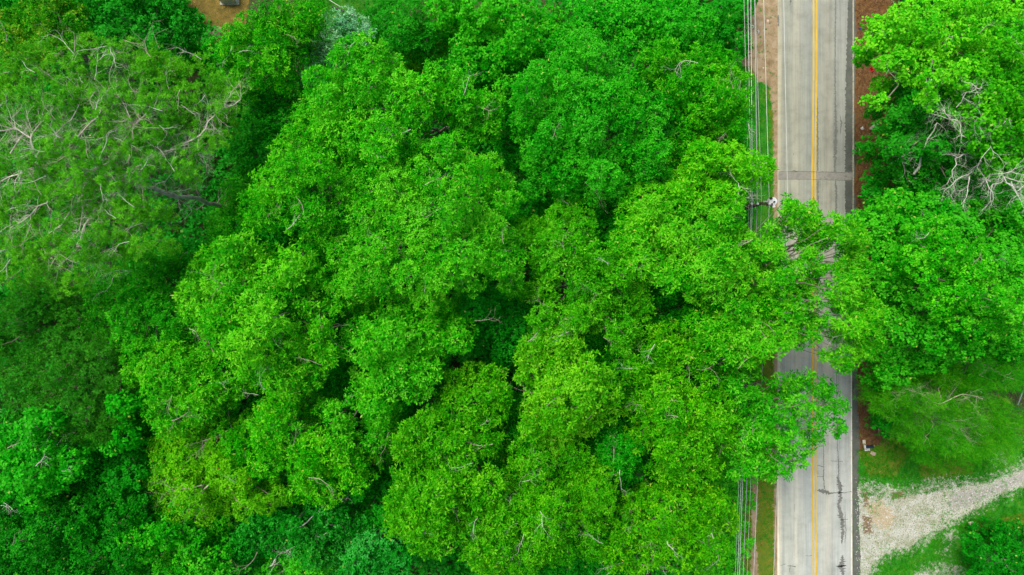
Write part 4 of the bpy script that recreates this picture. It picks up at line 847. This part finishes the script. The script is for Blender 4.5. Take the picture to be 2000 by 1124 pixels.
def bmobj(name, bm, mat, parent=None, origin=(0, 0, 0), smooth=False):
    for v in bm.verts: v.co -= Vector([float(a) for a in origin])
    me = bpy.data.meshes.new(name); bm.to_mesh(me); bm.free(); me.materials.append(mat)
    if smooth:
        for p in me.polygons: p.use_smooth = abs(p.normal.z) < .9
    o = bpy.data.objects.new(name, me); COL.objects.link(o)
    if parent is not None: o.parent = parent
    return o
ptop = P(1488, 397, 10.6); pb = np.array([ptop[0], ptop[1], 0.0])
pole = empty('utility_pole', pb); tag(pole, 'dark wooden utility pole with white transformer can and crossarm, left of the road', 'utility pole')
bm = bmesh.new(); cyl(bm, pb + [0, 0, 5.25], .17, 10.7, 14, r2=.11); bmobj('pole_shaft', bm, M_WOODP, pole, pb, True)
boxes('crossarm', [((P(1484, 399, 10.2)), (1.9, .11, .13), 0)], M_WOODP, pole, pb, .01)
tc = P(1505, 395, 9.6)
bm = bmesh.new(); cyl(bm, tc, .29, .85, 24); cyl(bm, tc + [0, 0, .45], .30, .06, 24); tr_ = bmobj('transformer', bm, M_WHITEP, pole, pb, True)
bm = bmesh.new(); cyl(bm, tc + [.06, -.06, .56], .06, .16, 10); bmobj('bushing', bm, M_DARKM, tr_, (0, 0, 0)).location = tuple(-pb)
bm = bmesh.new(); cyl(bm, tc + [.07, -.36, .3], .11, .3, 12); bmobj('surge_arrester', bm, M_CER, pole, pb, True)
bm = bmesh.new(); cyl(bm, tc + [-.16, .2, .50], .09, .22, 12); bmobj('fuse_cutout', bm, M_DARKM, pole, pb, True)
boxes('bracket', [(tc + [-.35, .02, .1], (.5, .08, .12), 0), (tc + [.42, .05, .35], (.55, .05, .05), .1)], M_GALV, pole, pb)
WT = [ # u at top edge, at the pole, at bottom edge, z at the pole, radius, material, label
 (1453, 1463, 1436, 9.4, 0.012, M_WIRE, 'thin faint wire, leftmost of the wires over the verge'),
 (1460.5, 1467, 1440.5, 10.4, 0.018, M_WIRE, 'pale wire, left one of the close pair of wires'),
 (1466.5, 1469.5, 1444.2, 10.4, 0.021, M_WIRE, 'pale wire, right one of the close pair of wires'),
 (1474.2, 1479, 1451.5, 9.2, 0.030, M_WIRED, 'thick grey-blue cable bundle right of the close pair of wires'),
 (1474.8, 1487.5, 1459, 9.0, 0.012, M_WIRE, 'thin pale wire beside the thick grey-blue cable'),
 (1491.5, 1502.5, 1472, 10.4, 0.018, M_WIRE, 'pale wire ending above the white transformer can'),
 (1530.6, 1538.5, 1511, 10.4, 0.018, M_WIRE, 'pale wire hanging over the left road edge')]
for ut, up_, ub, zp, r, mt, lab in WT:
    tb = Tubes(); pts = []
    vp = 397.0
    for v in np.linspace(-420, 1560, 81):
        t = (vp - v) / 397.0 if v < vp else (v - vp) / 727.0
        u = up_ + (ut - up_) * t if v < vp else up_ + (ub - up_) * t
        s = abs(v - vp) / 1200.0
        z = zp - 1.4 * min(1, s * (2 - min(s, 1)))
        pts.append(P(u, v, z))
    tb.add(pts, r, 6); tag(tb.build('power_line', mt), lab, 'power line', 'wires strung along the road')
# insulators on the arm
for u in (1467, 1478.5, 1502):
    bm = bmesh.new(); c = P(u, 399, 10.3); cyl(bm, c + [0, 0, .1], .07, .2, 12); cyl(bm, c + [0, 0, .14], .095, .05, 12); bmobj('insulator', bm, M_CER, pole, pb, True)
# splice on the pair
# ------------------------------------------------------------------ mailbox and small things
def mailbox():
    c = P(1697, 872.5, 1.1); b0 = np.array([c[0], c[1], 0]); root = empty('mailbox', b0)
    tag(root, 'black arched mailbox on a post beside the road', 'mailbox')
    bm = bmesh.new(); w, h, L = .13, .10, .34
    prof = [(-w, -.1), (w, -.1), (w, h)] + [(w * math.cos(a), h + w * math.sin(a)) for a in np.linspace(.2, math.pi - .2, 9)] + [(-w, h)]
    A = [bm.verts.new((-L, y, z + 1.1)) for y, z in prof]; B = [bm.verts.new((L, y, z + 1.1)) for y, z in prof]
    bm.faces.new(A[::-1]); bm.faces.new(B); n = len(prof)
    for i in range(n): bm.faces.new((A[i], A[(i + 1) % n], B[(i + 1) % n], B[i]))
    bmesh.ops.recalc_face_normals(bm, faces=bm.faces)
    gl = simple_mat('black_gloss_mailbox', (.018, .03, .045), .28, .2, .1); o = bmobj('box', bm, gl, root)
    boxes('door', [((-L - .02, 0, 1.12), (.03, .27, .30), 0)], M_WHITEP, root, bevel=.006)
    boxes('post', [((.05, 0, .48), (.10, .10, 1.0), 0), ((L + .08, .02, .985), (.22, .09, .05), 0)], simple_mat('weathered_wood', (.48, .46, .28), .8, var=.3), root, bevel=.006)
    boxes('flag', [((-.1, .155, 1.25), (.12, .01, .06), 0)], simple_mat('flag_red', (.4, .03, .02), .5), root)
mailbox()
M_PALE = simple_mat('pale_stone_block', (.66, .60, .46), .85, var=.25, scale=8, bump=.4)
M_PINK = simple_mat('pinkish_flat_stone', (.42, .32, .25), .9, var=.3, scale=6, bump=.4)
def rock(name, lab, u, v, size, mat, seed, rz=0, cat='rock', z0=0):
    rng = np.random.default_rng(seed); bm = bmesh.new(); bmesh.ops.create_icosphere(bm, subdivisions=3, radius=1)
    pl = dirs(16, rng, -.8); d0 = rng.uniform(.55, .85, 16)
    for w in bm.verts:
        n = np.array(w.co); k = 1.0
        for a, d_ in zip(pl, d0):
            q = n @ a
            if q > 1e-3: k = min(k, d_ / q)
        k *= 1 + rng.normal(0, .015)
        w.co = Vector((n[0] * k * size[0], n[1] * k * size[1], (n[2] * k + .5) * size[2]))
    me = bpy.data.meshes.new(name); bm.to_mesh(me); bm.free(); me.materials.append(mat)
    o = bpy.data.objects.new(name, me); COL.objects.link(o); c = P(u, v); o.location = (c[0], c[1], z0); o.rotation_euler = (0, 0, rz); tag(o, lab, cat); return o
o = boxes('paving_block', [((0, 0, .06), (.24, .38, .12), .05)], M_PALE, bevel=.015); c = P(1686.8, 863.5); o.location = tuple(c); tag(o, 'tan block standing up-left of the black mailbox', 'block')
o = boxes('paving_block', [((0, 0, .07), (.46, .26, .14), .12)], simple_mat('white_stone_block', (.80, .76, .64), .8, var=.15), bevel=.02); c = P(1692.5, 877.5); o.location = tuple(c); tag(o, 'pale whitish block tucked against the lower side of the mailbox', 'block')
rock('flat_rock', 'pinkish-grey flat stone in the grass below the mailbox', 1705, 886, (.36, .24, .10), M_PINK, 1, -.4)
rock('flat_rock', 'pale stone in the grass lying below the gravel drive, near its lower edge', 1896, 1021, (.28, .2, .10), M_PALE, 2, .3)
M_GREY = simple_mat('grey_boulder', (.34, .32, .25), .9, var=.35, scale=5, bump=.8)
rock('boulder', 'grey split boulder at the edge of the brown litter strip', 1708, 246, (.62, .30, .30), M_GREY, 5, .75)
rock('boulder', 'smaller grey boulder leaning on the split boulder by the litter strip', 1713, 252, (.55, .22, .2), M_GREY, 6, .25)
rock('round_rock', 'round pale stone on the dark soil beside the road at the top', 1499.5, 41.5, (.17, .17, .05), simple_mat('pale_pink_stone', (.55, .44, .34), .9, var=.15), 7)
def rag(name, lab, u, v, s, mat, seed, cat, z=.0):
    rng = np.random.default_rng(seed); bm = bmesh.new(); n = 9
    g = [[bm.verts.new(((i / (n - 1) - .5) * s[0] + rng.normal(0, s[0] * .04), (j / (n - 1) - .5) * s[1] + rng.normal(0, s[1] * .04), .03 + abs(rng.normal(0, .35)) * s[2] * math.sin(math.pi * i / (n - 1)) + .02)) for j in range(n)] for i in range(n)]
    for i in range(n - 1):
        for j in range(n - 1): bm.faces.new((g[i][j], g[i + 1][j], g[i + 1][j + 1], g[i][j + 1]))
    bmesh.ops.solidify(bm, geom=list(bm.faces), thickness=.006)
    me = bpy.data.meshes.new(name); bm.to_mesh(me); bm.free(); me.materials.append(mat)
    o = bpy.data.objects.new(name, me); COL.objects.link(o); c = P(u, v, z); o.location = tuple(c); o.rotation_euler = (0, 0, seed * .7); tag(o, lab, cat); return o
M_RED = simple_mat('red_plastic', (.62, .012, .010), .4, var=.2); M_BLUE = simple_mat('blue_plastic', (.02, .05, .42), .35, var=.3)
M_WPAP = simple_mat('white_litter', (.82, .82, .80), .6, var=.06)
rag('plastic_bag', 'crumpled red bag on the litter strip under the upper right tree', 1702, 136, (.36, .36, .22), M_RED, 1, 'bag')
rag('plastic_scrap', 'small blue scrap on the brown litter near the kerb at the top', 1679, 57, (.16, .18, .08), M_BLUE, 2, 'litter')
rag('paper_scrap', 'white paper scrap on the litter strip beside the split boulder', 1683.5, 251.5, (.26, .24, .1), M_WPAP, 3, 'litter')
rag('paper_scrap', 'tiny white scrap on the litter strip below the split boulder', 1678.5, 293, (.12, .16, .06), M_WPAP, 4, 'litter')
rag('paper_scrap', 'white torn scrap on the sandy soil between the wires', 1481.5, 63, (.14, .34, .08), M_WPAP, 5, 'litter')
rag('paper_scrap', 'white scrap snagged in the shrub leaves under the close pair of wires', 1464.5, 50, (.24, .7, .14), M_WPAP, 6, 'litter', 3.9)
rag('paper_scrap', 'topmost white scrap under the close pair of wires', 1461.5, 36.5, (.22, .24, .1), M_WPAP, 8, 'litter', 3.9)
rag('paper_scrap', 'tiny white scrap on the sandy soil lower down near the verge grass', 1490.5, 134, (.1, .13, .05), M_WPAP, 9, 'litter')
# air conditioner at the top edge
def aircon():
    c = P(449, -4); b0 = np.array([c[0], c[1], 0]); root = empty('air_conditioner', b0)
    tag(root, 'white outdoor air conditioner with round dark fan at the top edge', 'air conditioner')
    boxes('casing', [((0, 0, .55), (1.42, 1.0, 1.0), 0)], simple_mat('aircon_casing', (.60, .66, .62), .45, .1, .08), root, bevel=.03)
    bm = bmesh.new(); ret = bmesh.ops.create_cone(bm, cap_ends=False, segments=28, radius1=.34, radius2=.30, depth=.08)
    for v in ret['verts']: v.co += Vector((-.30, .02, 1.09))
    bmobj('fan_ring', bm, M_DARKM, root)
    bm = bmesh.new(); cyl(bm, (-.30, .02, 1.062), .30, .02, 28); bmobj('fan', bm, simple_mat('fan_well', (.06, .05, .05), .6), root)
    boxes('fan_guard', [((-.30, .02, 1.12), (.62, .015, .012), a) for a in np.linspace(0, math.pi, 9)[:-1]], M_GALV, root)
    boxes('service_panel', [((.50, .05, 1.053), (.22, .6, .02), 0)], simple_mat('rusty_panel', (.26, .14, .10), .7), root)
    boxes('pad', [((0, 0, .03), (1.7, 1.3, .10), 0)], M_KERB, root)
aircon()
# low rail fence on the back lawn
def railfence():
    a, c = P(649, 14, .8), P(712, 38, .8); b0 = np.array([a[0], a[1], 0]); root = empty('rail_fence', b0)
    tag(root, 'short dark rail fence at the top edge behind the silver-blue conifer', 'fence')
    t = Tubes(); t.add([a, a * .55 + c * .45], .075, 8); t.build('rail', M_DARKM, root, b0)
    t = Tubes(); t.add([a * .55 + c * .45, c], .04, 8); o = t.build('rail', M_GALV, root, b0); o['label'] = 'thin grey end rail'
    for f in (0.02, .45, .98):
        p = a * (1 - f) + c * f; t = Tubes(); t.add([[p[0], p[1], 0], [p[0], p[1], .78]], .05, 8); t.build('post', M_DARKM, root, b0)
    t = Tubes(); q0, q1 = P(638, -3, .6), P(665, 14, .6); t.add([q0, q1], .02, 6); o = t.build('rope', M_CER, None); tag(o, 'thin white rope stretched beside the dark rail fence', 'rope')
railfence()
def corner():
    a, b1, c1 = P(1978, 796, 1.1), P(2040, 812, 1.1), P(1988, 791, 1.0); c2 = P(2003, 750, 1.0); b0 = np.array([a[0], a[1], 0]); root = empty('metal_fence', b0)
    tag(root, 'dark metal fence corner at the right edge beside the feathery pine', 'fence')
    t = Tubes(); t.add([a, b1], .085, 6); t.build('rail', M_DARKM, root, b0)
    t = Tubes(); t.add([c1, c2], .07, 6); o = t.build('rail', simple_mat('bluish_grey_rail', (.16, .2, .2), .5, .2), root, b0); o['label'] = 'bluish grey rail'
    for p in (a, b1, c2):
        t = Tubes(); t.add([[p[0], p[1], 0], [p[0], p[1], 1.05]], .05, 6); t.build('post', M_DARKM, root, b0)
    q0, q1 = P(1953, 774, .3), P(1976, 789, .3); mid = (q0 + q1) / 2; d = q1 - q0
    o = boxes('plank', [((0, 0, 0), (float(np.hypot(d[0], d[1])), .18, .06), math.atan2(d[1], d[0]))], simple_mat('red_brown_plank', (.40, .13, .06), .8, var=.3), bevel=.008)
    o.location = tuple(mid + [0, 0, -.22]); tag(o, 'red-brown plank lying at the end of the metal fence corner', 'plank')
corner()

# ------------------------------------------------------------------ camera, light
cam = bpy.data.cameras.new('Camera'); co = bpy.data.objects.new('Camera', cam); COL.objects.link(co)
co.location = (0, 0, CAMH); co.rotation_euler = (0, 0, 0); cam.sensor_width = 36; cam.lens = 36 * FPX / 2000; cam.clip_end = 3000
bpy.context.scene.camera = co
w = bpy.data.worlds.new('World'); bpy.context.scene.world = w; w.use_nodes = True
nt = w.node_tree; sky = nt.nodes.new('ShaderNodeTexSky'); sky.sky_type = 'NISHITA'; sky.sun_disc = False
EL, AZ = 60.0, -40.0    # sun elevation, compass bearing (0 = +Y, clockwise)
sky.sun_elevation = math.radians(EL); sky.sun_rotation = math.radians(AZ); sky.dust_density = 4.0; sky.air_density = 1.0; sky.ozone_density = .6
nt.links.new(sky.outputs[0], nt.nodes['Background'].inputs[0]); nt.nodes['Background'].inputs[1].default_value = .145
sl = bpy.data.lights.new('Sun', 'SUN'); sl.energy = 2.1; sl.angle = math.radians(22); sl.color = (1.0, .95, .84)
so = bpy.data.objects.new('Sun', sl); COL.objects.link(so); so.location = (0, 0, 80)
el, az = math.radians(EL), math.radians(AZ)
d = Vector((math.sin(az) * math.cos(el), math.cos(az) * math.cos(el), math.sin(el)))
so.rotation_euler = d.to_track_quat('Z', 'Y').to_euler()
sc = bpy.context.scene
sc.view_settings.view_transform = 'Standard'; sc.view_settings.look = 'None'; sc.view_settings.exposure = 0.36; sc.view_settings.gamma = 1
sc.render.engine = 'CYCLES'; sc.cycles.max_bounces = 5; sc.cycles.diffuse_bounces = 4; sc.cycles.glossy_bounces = 2; sc.cycles.transmission_bounces = 3
print('LEAVES', STATS[0])
